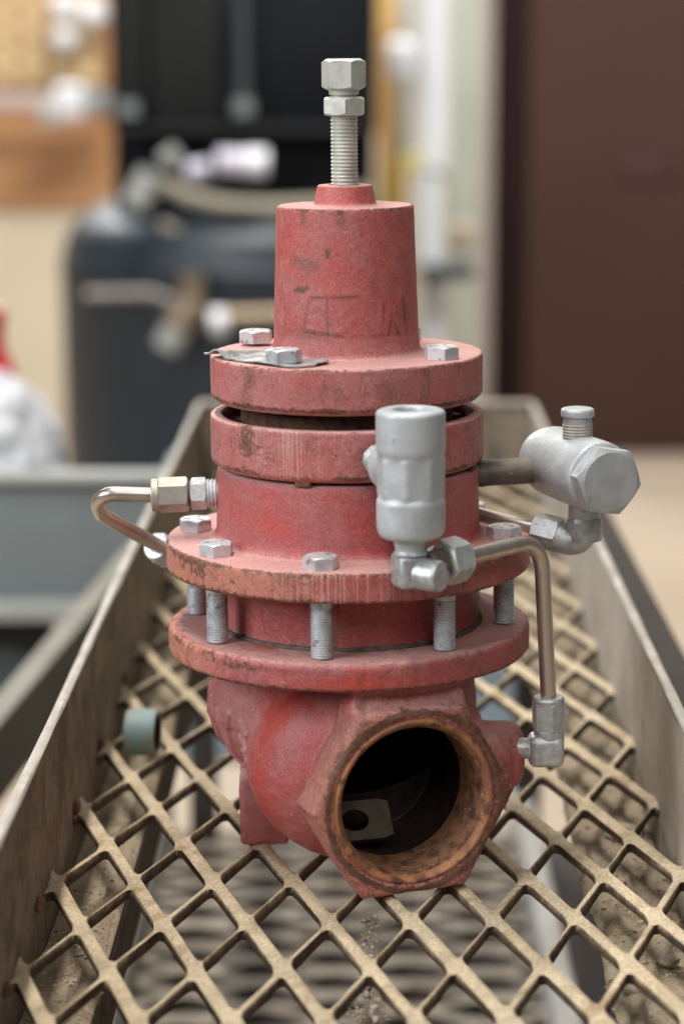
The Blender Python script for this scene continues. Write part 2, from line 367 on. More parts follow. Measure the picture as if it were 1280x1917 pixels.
STROKES = [((-52, 66), (-49, 46)), ((-49, 46), (-43, 63)), ((-43, 63), (-38, 43)), ((-38, 43), (-33, 64)), ((-55, 40), (-33, 35)),
           ((-27, 62), (-24, 57)), ((-28, 55), (-25, 50)), ((-29, 48), (-26, 44)), ((-57, 70), (-57, 50)), ((-30, 41), (-27, 38))]
def body_sdf(P):
    x, y, z = P[..., 0], P[..., 1], P[..., 2]; r = np.hypot(x, y)
    def ell(c, rr): q = (P - np.array(c))/np.array(rr); l = np.linalg.norm(q, axis=-1); return (l - 1)*min(rr)
    rb = np.hypot(x + 3, y - 16); cyl = np.maximum(rb - 59, np.maximum(60 - z, z - 96)); d = smin(cyl, ell((-3, 16, 60), (59.5, 59.5, 40)), 4)
    s = P @ PN; t = P @ PT; zz = z - PZ
    q = np.stack([(s - 22)/43, t/54.5, (z - 46)/46.5], -1); neck = (np.linalg.norm(q, axis=-1) - 1)*43
    neck = np.minimum(neck, np.maximum(np.hypot(t, zz) - 39, np.maximum(20 - s, s - 70)))
    d = smin(d, neck, 2.2)
    hx = np.maximum(np.abs(zz), np.abs(t)*math.sqrt(3)/2 + np.abs(zz)*0.5) - HEXR*math.cos(rad(30)) + 3.2   # flats top and bottom
    hs = np.abs(s - (PL + 57)/2) - (PL - 57)/2 + 3.2
    hexd = np.minimum(np.maximum(hx, hs), 0) + np.hypot(np.maximum(hx, 0), np.maximum(hs, 0)) - 3.2
    cone = np.hypot(t, zz) - (HEXR - 2.4) - (PL - s)*1.3; hexd = np.maximum(hexd, cone*0.67)
    d = smin(d, hexd, 3)
    gq = np.maximum(np.maximum(np.abs(t) - 24, np.abs(z - 84) - 10), np.maximum(30 - s, s - 70)); d = smin(d, gq, 8)
    bo = np.hypot(y + 27, z - 47.5); qa, qb = bo - 15 + 8, np.abs(x - 52) - 24 + 8; d = smin(d, np.minimum(np.maximum(qa, qb), 0) + np.hypot(np.maximum(qa, 0), np.maximum(qb, 0)) - 8, 3.5)
    for c in ((-39, 6, 16), (36, 34, 16)):
        qx = np.abs(P - np.array(c)) - np.array((8.5, 12, 14)); dd = np.linalg.norm(np.maximum(qx, 0), axis=-1) + np.minimum(qx.max(-1), 0) - 2.5
        d = smin(d, dd, 5)
    ang = np.arctan2(x + 3, 16 - y)*59 + 16; UZ = np.stack([ang, z], -1); st = np.full(x.shape, 99.0)
    for a, b in STROKES: st = np.minimum(st, seg_dist(UZ + np.array([0, 0]), np.array(a)*np.array([1.25, 1]), np.array(b)*np.array([1.25, 1])))
    d = d - 1.1*np.clip(1.8 - st, 0, 1)*(rb > 45)*(t < -30)*(s < 30)
    fr = np.abs(z - 96.8) - 6.2 + 2.6; fd = r - 80 + 2.6
    fl = np.minimum(np.maximum(fr, fd), 0) + np.hypot(np.maximum(fr, 0), np.maximum(fd, 0)) - 2.6
    d = smin(d, fl, 4.5)
    rr = np.hypot(t, zz)
    bore = np.maximum(rr - 32.8, 18 - s); bore = np.minimum(bore, np.maximum(rr - 32.6 - np.maximum(0, (s - (PL - 3.2)))*1.5, PL - 6 - s))
    cham = ell((0, 0, 55), (46, 46, 30))
    d = np.maximum(d, -np.minimum(bore, cham))
    d = d + 0.35*(vnoise(P, 0.09, 3) - 0.5) + 0.5*(vnoise(P, 0.28, 5) - 0.5)
    return d
hh = 0.84; g0 = np.array([-84.0, -95.0, -3.0])
gx, gy, gz = np.arange(201), np.arange(214), np.arange(128)
G = np.stack(np.meshgrid(gx, gy, gz, indexing='ij'), -1)*hh + g0
Fv = body_sdf(G); del G
V, Q = surface_nets(Fv, g0, hh); del Fv
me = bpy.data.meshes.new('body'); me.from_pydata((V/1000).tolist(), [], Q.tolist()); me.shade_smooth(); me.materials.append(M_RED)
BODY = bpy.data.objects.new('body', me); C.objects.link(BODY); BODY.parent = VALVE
P = coords(BODY)*1000; Nn = normals(BODY); s_ = P @ PN; t_ = P @ PT; rr_ = np.hypot(t_, P[:, 2] - PZ); r_ = np.hypot(P[:, 0], P[:, 1]); phi = np.degrees(np.arctan2(P[:, 0], -P[:, 1]))
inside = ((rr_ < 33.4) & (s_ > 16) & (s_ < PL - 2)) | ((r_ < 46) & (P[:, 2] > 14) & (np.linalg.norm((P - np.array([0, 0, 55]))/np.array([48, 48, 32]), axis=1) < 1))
face = (s_ > PL - 4)*(rr_ < 48)
hexz = (s_ > 54)*(rr_ < 50)
rust = 0.9*inside*1.5 + face*(0.22 + 0.9*bumpf(rr_, 38.8, 1.5) + 0.5*bumpf(rr_, 34, 1.6) + 0.45*sstep(t_, 5, 40)) + 0.5*hexz*bumpf(s_, PL - 1.5, 3)*(1 - face) \
    + 0.75*(r_ > 78)*bumpf(P[:, 2], 91.0, 1.8) + 0.55*(r_ > 72)*bumpf(P[:, 2], 101.5, 2.2)*sstep(-phi, -10, 60) + 0.1
rust += 0.6*bumpf(phi, -38, 12)*bumpf(P[:, 2], 98.5, 2.0)*(r_ > 77) + 0.8*bumpf(s_, 57, 2.0)*(rr_ > 38)*(t_ < -20)*(P[:, 2] < 38)
put(BODY, rust=rust, dust=0.26 + 0.85*np.clip(Nn[:, 2], 0, 1)**2 + 0.3*hexz + 0.35*((phi < -38) & (P[:, 2] < 88)),
    fresh=0.95*bumpf(t_, -48, 13)*bumpf(s_, 28, 14) + 1.0*bumpf(phi, 4, 22)*bumpf(P[:, 2], 95, 4)*(r_ > 75) + 0.6*bumpf(phi, -25, 14)*bumpf(P[:, 2], 78, 8),
    primer=1.0*(r_ > 76)*sstep(-phi, 15, 60)*(P[:, 2] > 88) + 0.7*hexz*sstep(-t_, -30, 34) + 0.2*face,
    scratch=np.zeros(len(P)), scale=1.0*inside, rim=(r_ > 77)*0.7 + 0.6*hexz, stain=1.4*inside + 0.5*bumpf(phi, -30, 14)*bumpf(P[:, 2], 99.5, 1.2)*(r_ > 76) + 0.6*hexz*bumpf(np.abs(t_ - (P[:, 2]-PZ)*0.58), 46, 2.2) + 0.6*bumpf(rr_, 38.8, 0.9)*face + 0.5*bumpf(phi, 3, 1.2)*bumpf(P[:, 2], 96, 3)*(r_ > 75))  # scale also carries the shade painted inside the port
# the rusty thread inside the port
Mp = Matrix(((PT[0], 0, PN[0], 0), (PT[1], 0, PN[1], 0), (0, 1, 0, 0), (0, 0, 0, 1)))
Mp = Matrix.Translation((0, 0, PZ/1000)) @ Mp
prof = []
for i in range(11):
    z = PL - 3.0 - i*2.2; prof += [(32.7, z), (31.6, z - 0.9), (31.6, z - 1.2), (32.7, z - 2.1)]
mb = MB(); lathe(mb, [(a/1000, b/1000) for a, b in prof], 96, Mp); mb.build('port_thread', M_THREAD, VALVE, 60)
mb = MB(); lathe(mb, [(a/1000, b/1000) for a, b in rounded([(32.0, PL-6.5), (32.5, PL-3.6), (33.4, PL-0.9), (34.9, PL+0.3), (36.4, PL-0.9)], {1: 0.8, 2: 1.0, 3: .8})], 96, Mp)
mb.build('port_lip', M_LIP, VALVE, 60)
# plate with an oval hole deep in the port
mb = MB(); n = 28; v = []
for k_ in range(n):
    a = 2*math.pi*k_/n; ca, sa = math.cos(a), math.sin(a); m_ = max(abs(ca)/0.0160, abs(sa)/0.0092)
    for e in (0, 0.003):
        v += [(ca/m_, sa/m_, e), (ca*0.0062, sa*0.0050, e)]
f = []
for k_ in range(n):
    a, b = k_*4, ((k_+1) % n)*4; f += [(a, b, b+1, a+1), (a+2, a+3, b+3, b+2), (a, a+2, b+2, b), (a+1, b+1, b+3, a+3)]
mb.add(v, f, Mp @ Matrix.Translation((-0.0135, -0.0195, 0.040)) @ Matrix.Rotation(rad(-6), 4, 'Y') @ Matrix.Rotation(rad(-42), 4, 'X'))
mb.build('inner_plate', M_PLATE, VALVE, 30)

def red_lathe(name, prof, corners, seg=240, step=1.0, rust0=0.05, relief=None, **kw):
    mb = MB(); lathe(mb, [(a/1000, b/1000) for a, b in resample(prof, step)], seg)
    o = mb.build(name, M_RED, VALVE, 50)
    p = coords(o)*1000; r = np.hypot(p[:, 0], p[:, 1]); z = p[:, 2]; ph = np.degrees(np.arctan2(p[:, 0], -p[:, 1])); nz = normals(o)[:, 2]
    ed = np.zeros(len(p))
    for cr, cz, w, amt in corners: ed += amt*np.exp(-((r-cr)**2 + (z-cz)**2)/w**2)
    nn = vnoise(p, 0.12, 9)
    rust = rust0 + ed*(0.45 + 0.9*nn)
    ctx = dict(p=p, r=r, z=z, ph=ph, nz=nz, nn=nn)
    out = dict(scale=0*r, stain=0*r, rim=(r > 56)*(np.abs(nz) < 0.6)*((z < 142) | (z > 174.5)) + 0.25*(z > 225), rust=rust, dust=0.3 + 0.85*np.clip(nz, 0, 1)**2, fresh=0*r, primer=0*r, scratch=0*r)
    for k_, fn in kw.items(): out[k_] = out[k_] + fn(**ctx)
    put(o, **out)
    # a cast surface is never perfectly round
    d = 0.10*(vnoise(p, 0.15, 21) - 0.5) + 0.12*(vnoise(p, 0.5, 22) - 0.5)
    if relief is not None: d = d + relief(**ctx)
    p[:, 0] += p[:, 0]/np.maximum(r, 1)*d; p[:, 1] += p[:, 1]/np.maximum(r, 1)*d; p[:, 2] += d*0.7
    o.data.vertices.foreach_set('co', (p/1000).ravel()); o.data.update()
    return o
# spacer ring between the two big flanges
red_lathe('spacer_ring', [(57.5, 101.5), (57.5, 129)], [(57.5, 103.5, 2.0, 0.6)],
          fresh=lambda z, ph, **k_: 0.25 + 0.3*bumpf(ph, 30, 40), dust=lambda z, ph, **k_: -0.15 + 0.45*bumpf(z, 103, 3) + 0.25*bumpf(ph, -55, 20))
mb = MB(); lathe(mb, [(0.055, 0.1028), (0.0592, 0.1028), (0.0594, 0.1036), (0.0590, 0.1046), (0.055, 0.1046)], 96); mb.build('gasket', M_GASKET, VALVE)
# cover: flange and drum
pr = rounded([(20, 128.7), (80.2, 128.7), (80.2, 141.5), (58.0, 141.5), (57.2, 173.4), (0, 173.4)], {1: 1.6, 2: 2.0, 3: 5.0, 4: 3.2})
red_lathe('cover', pr, [(80.2, 141.0, 1.7, 0.75), (80.2, 129, 1.5, 0.9)],
          rust=lambda p, r, z, ph, nn, **k_: (r > 78)*(0.50*bumpf(ph, -58, 13)*bumpf(z, 138.5, 4) + 0.42*bumpf(ph, -45, 30)*bumpf(z, 133.5, 5) + 0.35*bumpf(ph, -15, 8)*bumpf(z, 140, 2)) + 0.45*bumpf(ph, -84, 3)*(r < 60)*(z > 150)*(z < 168) + 0.3*bumpf(z, 172.5, 1.2)*(ph > -60)*(ph < 60),
          primer=lambda r, z, ph, **k_: (r > 78)*(z < 141)*(0.35 + 0.85*sstep(-ph, -8, 45)), scratch=lambda r, z, ph, **k_: (r > 78)*bumpf(ph, 0, 22)*1.0,
          fresh=lambda r, z, ph, **k_: (r < 62)*(0.12 + 0.5*bumpf(ph, -38, 26)*bumpf(z, 156, 10)), dust=lambda r, z, ph, **k_: 0.1*(r < 62)*(z > 164) - 0.06*(r < 60))
# loose clamp ring with a raised rim
pr = rounded([(0, 176.5), (56, 176.5), (57.2, 174.9), (59.6, 176.2), (59.6, 196.8), (54.2, 196.8), (53.4, 187.5), (0, 187.5)], {3: 1.5, 4: 1.6, 5: 1.0})
red_lathe('clamp_ring', pr, [(59.6, 177, 1.4, 0.8), (54.2, 196.6, 1.5, 0.9), (53.5, 189, 5, 1.6), (59.6, 196.8, 1.0, 0.5)],
          rust=lambda p, r, z, ph, **k_: 1.0*(r < 53.8) + 0.62*(r > 57)*bumpf(ph, -45, 4)*sstep(z, 176, 190) + 0.35*(r > 57)*bumpf(ph, -48, 9)*bumpf(z, 180, 3) + 0.28*bumpf(ph, -18, 2.2)*(r > 57)*bumpf(z, 184, 7),
          scratch=lambda r, z, ph, **k_: (r > 57)*bumpf(ph, -25, 14)*1.2, primer=lambda r, z, ph, **k_: (r > 54)*(0.15 + 0.2*bumpf(ph, -25, 20)), dust=lambda r, **k_: 0.28*(r > 55))
mb = MB(); lathe(mb, [(0, 0.186), (0.044, 0.186), (0.046, 0.188), (0.0465, 0.200), (0.043, 0.2045), (0, 0.2045)], 80); mb.build('inner_hub', M_HUB, VALVE)
for a in (-62, -33, 15, 48, 76, 110, 150, -100, -150):
    mb = MB(); hexa(mb, 0.0068, 0.0062, Matrix.Rotation(rad(a), 4, 'Z') @ Matrix.Translation((0, -0.0495, 0.1862)) @ Matrix.Rotation(rad(20), 4, 'Z'), n=36)
    mb.build('inner_nut', M_RUST, VALVE)
for a in (-33, 57, 147, -123):                             # lugs showing in the gap under the ring
    mb = MB(); box(mb, (-0.0035, -0.058, 0.1728), (0.0035, -0.050, 0.1764), 0.0007, Matrix.Rotation(rad(a + 14), 4, 'Z')); mb.build('spacer_lug', M_RUST, VALVE)
# bonnet: flange plus tapered spring housing
pr = rounded([(0, 203.0), (57.0, 203.0), (59.2, 205.2), (59.2, 222.5), (32.6, 222.5), (31.5, 228.0), (29.5, 286.0), (13.6, 286.0), (11.6, 294.6), (7.5, 294.6), (6.2, 293), (0, 293)],
             {2: 1.0, 3: 1.3, 4: 2.6, 5: 3.0, 6: 1.2, 7: 1.6, 8: 0.9})
def bon_rust(p, r, z, ph, nn, **k_):
    u = ph*0.55; d = 0*r                                   # u: millimetres round the housing
    side = (z > 226)*(r > 27)
    def line(a, b, w, amt): return amt*np.exp(-(seg_dist(np.stack([u, z], -1), a, b)/w)**2)*side
    d += line((-8, 269), (-8, 266.5), 1.2, 1.1) + line((-23, 252.5), (-17.5, 253), 0.9, 1.1) + line((-25, 251.5), (-19, 251.5), 0.7, 0.9)
    d += line((-16, 249), (6, 249.5), 0.6, 0.75) + line((-8, 248), (-8, 233), 0.5, 0.75) + line((-17, 247), (-19, 236), 0.8, 0.45) + line((-19, 234.5), (-2, 233), 0.8, 0.62)
    d += line((17, 246), (17, 239), 0.5, 0.6) + line((21, 239), (19, 232), 0.5, 0.8) + line((21, 241), (25, 232), 0.5, 0.8) + line((12, 233), (26, 233), 0.7, 0.5) + line((28, 247), (30, 235), 1.2, 0.6) + line((9, 238), (11, 232), 0.5, .5)
    d += line((-20, 283), (-20, 280), 1.6, 0.7) + line((-2, 285), (-2, 280), 1.8, 0.7) + line((-14, 262), (-24, 264), 2.5, 0.4)
    d += (r > 57)*(0.65*bumpf(ph, -43, 3.5)*bumpf(z, 217, 5) + 0.45*bumpf(ph, -47, 3)*bumpf(z, 209, 4) + 0.5*bumpf(ph, 18, 5)*bumpf(z, 212, 5) + 0.3*bumpf(ph, -15, 16)*bumpf(z, 212, 7) + 0.5*bumpf(ph, -14, 8)*bumpf(z, 222, 1.2) + 0.3*bumpf(ph, 30, 30)*bumpf(z, 222, 1.0))
    return d
def bon_relief(r, z, ph, **k_):                            # worn raised casting marks on the housing
    u = ph*0.55; side = (z > 228)*(z < 284)*(r > 27); d = 0*r
    for a, b in (((-16, 250.3), (6, 250.8)), ((-6.7, 248), (-6.7, 235)), ((-17.5, 249), (-19.5, 236)), ((-19, 236), (-2, 234.3)), ((-2, 234.3), (3, 240)),
                 ((15.5, 247), (15.5, 236)), ((20, 241), (18, 233)), ((22.3, 242), (26, 233)), ((9, 239), (11.5, 233.5)), ((27, 248), (29, 236))):
        d = d + 0.13*np.clip(1.7 - seg_dist(np.stack([u, z], -1), a, b), 0, 1)*side
    return np.clip(d, 0, 0.14)
red_lathe('bonnet', pr, [(29.4, 286, 1.5, 0.8), (59.2, 205, 1.6, 1.0), (59.2, 222.5, 1.2, 0.7)], step=0.7, seg=320, relief=bon_relief, rust=lambda **k_: 0.35*bon_rust(**k_), stain=lambda **k_: 1.15*bon_rust(**k_) + 0.28*bumpf(k_['ph'], -34, 20)*bumpf(k_['z'], 234, 4) + 0.22*bumpf(k_['ph'], -30, 9)*bumpf(k_['z'], 262, 9) + 0.3*bumpf(k_['ph'], 54, 8)*bumpf(k_['z'], 240, 7),
          primer=lambda r, z, ph, **k_: 0.35*(r > 57) + 0.5*(r < 34)*(z > 230)*bumpf(ph, -62, 25), fresh=lambda r, z, ph, **k_: (z > 228)*(0.15 + 0.4*bumpf(ph, -5, 22)*bumpf(z, 262, 26) + 0.12*bumpf(z, 290, 4)),
          dust=lambda r, z, ph, nz, **k_: 0.28*(r > 57) + 0.25*(z > 222)*(z < 232) + 0.15*sstep(ph, 10, 50)*(r < 34))
# raised casting marks on the housing (outline of a worn emblem)
# adjusting screw, lock nut and cap nut
mb = MB(); lathe(mb, thread_prof(0.0059, 0.2925, 0.3345, 0.00158, 0.0006), 40); scr = mb.build('adjusting_screw', M_DULLZINC, VALVE, 25)
mb = MB(); hexa(mb, 0.0097, 0.0079, Matrix.Translation((0, 0, 0.3238)) @ Matrix.Rotation(rad(-90+3), 4, 'Z'), rc=0.90); mb.build('lock_nut', M_DULLZINC, scr)
mb = MB(); hexa(mb, 0.0096, 0.0132, Matrix.Translation((0, 0, 0.3345)) @ Matrix.Rotation(rad(-90+19), 4, 'Z'), rc=0.84); lathe(mb, [(0, .3325), (.0062, .3325), (.0066, .3348)], 40); mb.build('cap_nut', M_DULLZINC, scr)
# bolts
def bolt(name, phi_, rc, z, R, hgt, rot, L=0, rs=0.0047):
    c = (rc*math.sin(rad(phi_)), -rc*math.cos(rad(phi_)), z)
    mb = MB(); hexa(mb, R, hgt, Matrix.Translation(c) @ Matrix.Rotation(rad(rot), 4, 'Z') , bot=False, rc=0.95)
    for q_ in range(3):
        box(mb, (.0022, -.00028, hgt - .0002), (.0056, .00028, hgt + .00028), 0, Matrix.Translation(c) @ Matrix.Rotation(rad(rot + 30 + 120*q_), 4, 'Z'))
    b = mb.build(name, M_ZINC, VALVE, 25)
    if L:
        z0 = 0.1034; z1 = 0.1292; mb = MB()
        pr = thread_prof(rs, z0, z1 - 0.0045, 0.00112, 0.00045)[:-1] + [(rs*0.99, z1 - 0.0043), (rs*0.99, z1), (0, z1)]
        lathe(mb, pr, 32, Matrix.Translation((c[0], c[1], 0))); mb.build('stud', M_ZINC, b, 25)
for i, a in enumerate((-9.5, -54.5, -99.5, 35.5, 80.5, 125.5, 170.5, -144.5)):
    bolt('flange_bolt', a, 0.069, 0.1414, 0.0077, 0.0055, (12, 25, 40, 5, 50, 20, 33, 10)[i], 1)
for i, a in enumerate((-33, 57, 147, -123)): bolt('bonnet_bolt', a, 0.048, 0.2226 + (0.0012 if i in (0, 3) else 0), 0.0077, 0.0054, (-50, 38, 10, -38)[i])
# wavy metal tag held under the two left bonnet bolts
mb = MB(); v = []; f = []; a = Vector((-0.0135, -0.0475, 0)); b = Vector((-0.0530, -0.006, 0)); dr = (b-a).normalized(); nr = Vector((-dr.y, dr.x, 0)); 
if nr.x > 0: nr = -nr
L = (b-a).length; nu, nv = 40, 14
for i in range(nu+1):
    t = i/nu; hw = 0.0125*math.sqrt(max(0.02, 1 - max(0, (0.14 - t)/0.14)**2))
    for j in range(nv+1):
        w = (j/nv*2 - 1); p = a + dr*(L*t) + nr*(w*hw - 0.0) + Vector((0.0010, -0.0006, 0))
        z = 0.2231 + 0.0007 + 0.0030*sstep(t, 0.62, 0.86)*(0.55 + 0.45*math.cos((t - 0.86)*26)) * (0.6 + 0.4*w) - 0.0004*math.sin(t*9 + w*2)
        v.append((p.x, p.y, z))
for i in range(nu):
    for j in range(nv): q = i*(nv+1) + j; f.append((q, q+1, q+nv+2, q+nv+1))
n0 = len(v); v += [(x, y, z - 0.0006) for x, y, z in v]; f += [tuple(reversed([k_ + n0 for k_ in q])) for q in f]
rim = [j for j in range(nv+1)] + [i*(nv+1)+nv for i in range(1, nu+1)] + [nu*(nv+1)+j for j in range(nv-1, -1, -1)] + [i*(nv+1) for i in range(nu-1, 0, -1)]
f += [(rim[i], rim[(i+1) % len(rim)], rim[(i+1) % len(rim)]+n0, rim[i]+n0) for i in range(len(rim))]
mb.add(v, f); mb.build('metal_tag', M_TAG, VALVE, 40)

# ---- left sensing line
yL = -0.004
A0, A1 = lv(412, 920, yL), lv(285, 924, yL); dx = (A1 - A0).normalized()
def along(t): return A0 + (A1 - A0)*t
sp = (A1 - A0).length
mb = MB(); lathe(mb, [(r, z) for r, z in thread_prof(0.0064, -0.004, 0.0058, 0.0016, 0.0007)], 32, frame(A0, dx)); lf = mb.build('left_connector', M_ZINC, VALVE, 25)
mb = MB(); hexa(mb, 0.0072, 0.0072, frame(along(0.19), dx, rad(15))); mb.build('hex_body', M_FIT, lf, 25)
mb = MB(); lathe(mb, [(0, 0), (.0054, 0), (.0054, .003), (0, .003)], 32, frame(along(0.41), dx)); mb.build('dark_neck', M_GASKET, lf)
mb = MB(); hexa(mb, 0.0078, 0.0128, frame(along(0.46), dx, rad(8)), top=False); lathe(mb, rounded([(0, .0127), (.0072, .0127), (.0072, .0163), (.0045, .0163)], {1: .0006, 2: .0008}), 40, frame(along(0.46), dx)); mb.build('compression_nut', M_TAN, lf, 25)
e0 = lv(297, 1022, 0.052)
pts = path([A1 + Vector((.004, 0, 0)), lv(176, 919, yL), lv(190, 958, 0.006), e0 + Vector((.004, .002, -.002))], [0.0085, 0.008])
mb = MB(); tube(mb, pts, 0.00335, 24); mb.build('sensing_tube', M_TUBE, VALVE, 60)
dt = (pts[-1] - pts[-2]).normalized()
mb = MB(); hexa(mb, 0.0074, 0.011, frame(e0 - dt*0.001, dt, rad(10))); lathe(mb, rounded([(0.0030, -0.0022), (0.0062, -0.0022), (0.0068, 0.0), (0.0068, 0.003)], {1: .0006}), 40, frame(e0 - dt*0.001, dt)); nt_ = mb.build('tube_nut', M_ZINC, VALVE, 25)
mb = MB(); q0 = e0 + dt*0.010; tube(mb, path([q0, q0 + dt*0.012, q0 + dt*0.012 + Vector((0.03, -.004, 0.012))], [0.006]), 0.0055, 20); mb.build('elbow', M_ZINC, nt_, 60)

# ---- pilot valve in front, silver painted
yP = -0.090; pb, pt = lv(769, 1010, yP), lv(769, 766, yP); hP = pt.z - pb.z
R1 = 0.0139
mb = MB()
pr = rounded([(0, 0.0), (.008, 0.0), (R1*.93, 0.0014), (R1, .0052), (R1, hP*.30), (R1*.935, hP*.335), (R1*.935, hP*.645), (R1*1.0, hP*.69), (R1*1.0, hP*.985), (R1*.80, hP), (.0072, hP), (.0068, hP - .001), (.0064, hP*.86), (0, hP*.86)],
             {2: .002, 3: .003, 4: .002, 5: .002, 6: .003, 7: .003, 8: .0035, 9: .001, 10: .0006})
lathe(mb, [(r, z) for r, z in resample(pr, .0015)], 72, Matrix.Translation(pb))
PV = mb.build('pilot_valve', M_SILVER, VALVE, 40)
p = coords(PV) - np.array(pb); ang = np.arctan2(p[:, 1], p[:, 0]); rr2 = np.hypot(p[:, 0], p[:, 1]); zf = p[:, 2]/hP   # octagon-like flats round the waist
w = sstep(zf, .31, .36)*(1 - sstep(zf, .62, .66))*(rr2 > .010); st = rad(45); th = np.abs((ang + rad(9)) % st - st/2); ro = R1*.925/np.cos(th)
sc_ = np.where(rr2 > 1e-6, (rr2*(1-w) + np.minimum(ro, R1*1.0)*w)/np.maximum(rr2, 1e-6), 1); p[:, 0] *= sc_; p[:, 1] *= sc_
PV.data.vertices.foreach_set('co', (p + np.array(pb)).ravel()); PV.data.update()
mb = MB(); dside = Vector((-0.40, 0.917, 0)); c0 = pb + Vector((0, 0, hP*.515))
lathe(mb, rounded([(0, .002), (.0110, .002), (.0110, .0185), (.0085, .0215), (0, .0215)], {2: .002, 3: .002}), 48, frame(c0, dside)); mb.build('side_port', M_SILVER, PV, 40)
mb = MB(); lathe(mb, thread_prof(.0062, .021, .034, .0016, .0006), 32, frame(c0, dside)); mb.build('nipple', M_FIT, PV, 30)
mb = MB(); lathe(mb, rounded([(.0075, .001), (.0070, -.0015), (.0062, -.0045), (.0072, -.0058), (0, -.0058)], {2: .001}), 40, Matrix.Translation(pb)); mb.build('outlet_neck', M_SILVER, PV)
eb = lv(766, 1068, yP)
def rbox(mb, half, bev, M): return box(mb, tuple(-h_ for h_ in half), half, bev, M)
mb = MB(); Me = Matrix.Translation((eb.x, eb.y, eb.z)) @ Matrix.Rotation(rad(22), 4, 'Z')
rbox(mb, (.0062, .0062, .0070), .0022, Me); lathe(mb, rounded([(0, 0), (.0066, 0), (.0066, .0092), (.0058, .0102), (0, .0102)], {2: .001}), 40, Matrix.Translation((eb.x+.0045, eb.y-.0015, eb.z-.0012)) @ frame((0, 0, 0), (.80, -.60, 0)))
lathe(mb, [(0, 0), (.0058, 0), (.0058, .0095), (0, .0095)], 32, frame((eb.x, eb.y, eb.z+.003), (0, 0, 1)))
EL = mb.build('elbow_fitting', M_FIT, PV, 40)
n1, n2 = lv(818, 1058, -.090), lv(880, 1043, -.079); dn = (n2 - n1).normalized()
mb = MB(); lathe(mb, [(0, -.004), (.0060, -.004), (.0060, .0032), (0, .0032)], 32, frame(n1, dn)); mb.build('seal_ring', M_GASKET, EL)
mb = MB(); hexa(mb, 0.0096, 0.0105, frame(n1 + dn*.0030, dn, rad(20)), rc=.92); lathe(mb, rounded([(.003, .0150), (.0070, .0150), (.0080, .0130), (.0080, .010)], {1: .0008, 2: .001}), 40, frame(n1, dn)); mb.build('tube_nut', M_FIT, EL, 25)
pts = path([n2 - dn*.002, lv(1012, 1012, -.042), lv(1026, 1312, -.036)], [0.0165])
mb = MB(); tube(mb, pts, .0034, 24); mb.build('drain_tube', M_TUBE, VALVE, 60)
# lower right elbow on the boss
lo = lv(1027, 1405, -.036); up = lv(1026, 1302, -.036); du = (up - lo).normalized()
mb = MB(); hexa(mb, .0074, .0125, frame(lo + du*.0088, du, rad(-80)), rc=.94); lathe(mb, rounded([(.0034, .0236), (.0064, .0236), (.0069, .0225), (.0066, .0205)], {1: .0006}), 36, frame(lo, du)); mb.build('tube_nut', M_FIT, VALVE, 25)
mb = MB(); rbox(mb, (.0076, .0070, .0070), .0032, Matrix.Translation(lo + Vector((-.0014, 0, -.0002)))); lathe(mb, rounded([(0, 0), (.0066, 0), (.0066, .0085), (.0058, .0095), (0, .0095)], {1: .0008, 2: .0008}), 36, frame(lo + Vector((0, 0, .0005)), du))
tube(mb, [lo + Vector((.002, 0, 0)), lo + Vector((-.009, .0005, 0))], .0056, 28); tube(mb, [lo + Vector((-.006, .0004, 0)), lo + Vector((-.018, .002, 0))], .0046, 24)
mb.build('elbow_fitting', M_FIT, VALVE, 40)

# ---- strainer body on the right
b0, b1 = lv(1036, 866, 0.016), lv(1132, 903, -0.028); db = (b1 - b0).normalized(); LB = (b1 - b0).length; RB = 0.0158
n0_, n1_ = lv(880, 889, 0.004), lv(1030, 882, 0.006)
mb = MB(); tube(mb, [n0_, n1_], .0059, 32); tube(mb, [n0_ + (n1_-n0_)*.12, n0_ + (n1_-n0_)*.17], .0062, 32); PN_ = mb.build('pipe_nipple', M_NIPPLE, VALVE, 40)
mb = MB(); lathe(mb, resample(rounded([(0, -.012), (RB*.75, -.012), (RB*.99, -.002), (RB, LB*.80), (RB*.985, LB*.92), (RB*.80, LB*.94), (0, LB*.94)], {1: .004, 2: .006, 3: .003, 4: .0015}), .002), 64, frame(b0, db))
ST = mb.build('strainer', M_SILVER, VALVE, 40)
mb = MB(); hexa(mb, .0158, .0088, frame(b0 + db*LB*.92, db, rad(12)), rc=.93); mb.build('hex_cap', M_SILVER, ST, 20)
pp = lv(1080, 818, -.006)
mb = MB(); lathe(mb, thread_prof(.0066, -.004, .0062, .0013, .00028), 32, Matrix.Translation(pp)); pl = mb.build('plug', M_TAPE, ST, 25)
mb = MB(); lathe(mb, rounded([(0, .0058), (.0060, .0058), (.0060, .0078), (.0073, .0082), (.0073, .0118), (0, .0122)], {3: .0006, 4: .0016}), 40, Matrix.Translation(pp)); mb.build('plug_head', M_SILVER, pl)
el = lv(1092, 1018, -.008)
mb = MB(); pts = path([el + Vector((0, 0, .022)), el + Vector((0, 0, -.001)), el + Vector((-.014, .006, .002))], [.0066], rad(9)); tube(mb, pts, .0070, 32); lathe(mb, rounded([(0, .001), (.0078, .001), (.0078, .010), (.0068, .0115), (0, .0115)], {2: .001}), 40, Matrix.Translation(el)); E2 = mb.build('elbow_fitting', M_FIT, ST, 40)
dn = Vector((-.88, .44, .16)).normalized(); q = el + Vector((-.0098, .004, .002))
mb = MB(); hexa(mb, .0079, .0125, frame(q, dn, rad(0)), rc=.93); mb.build('tube_nut', M_ZINC, E2, 20)
mb = MB(); tube(mb, [q + dn*.008, q + dn*.040], .0033, 20); mb.build('cross_tube', M_TUBE, ST, 60)

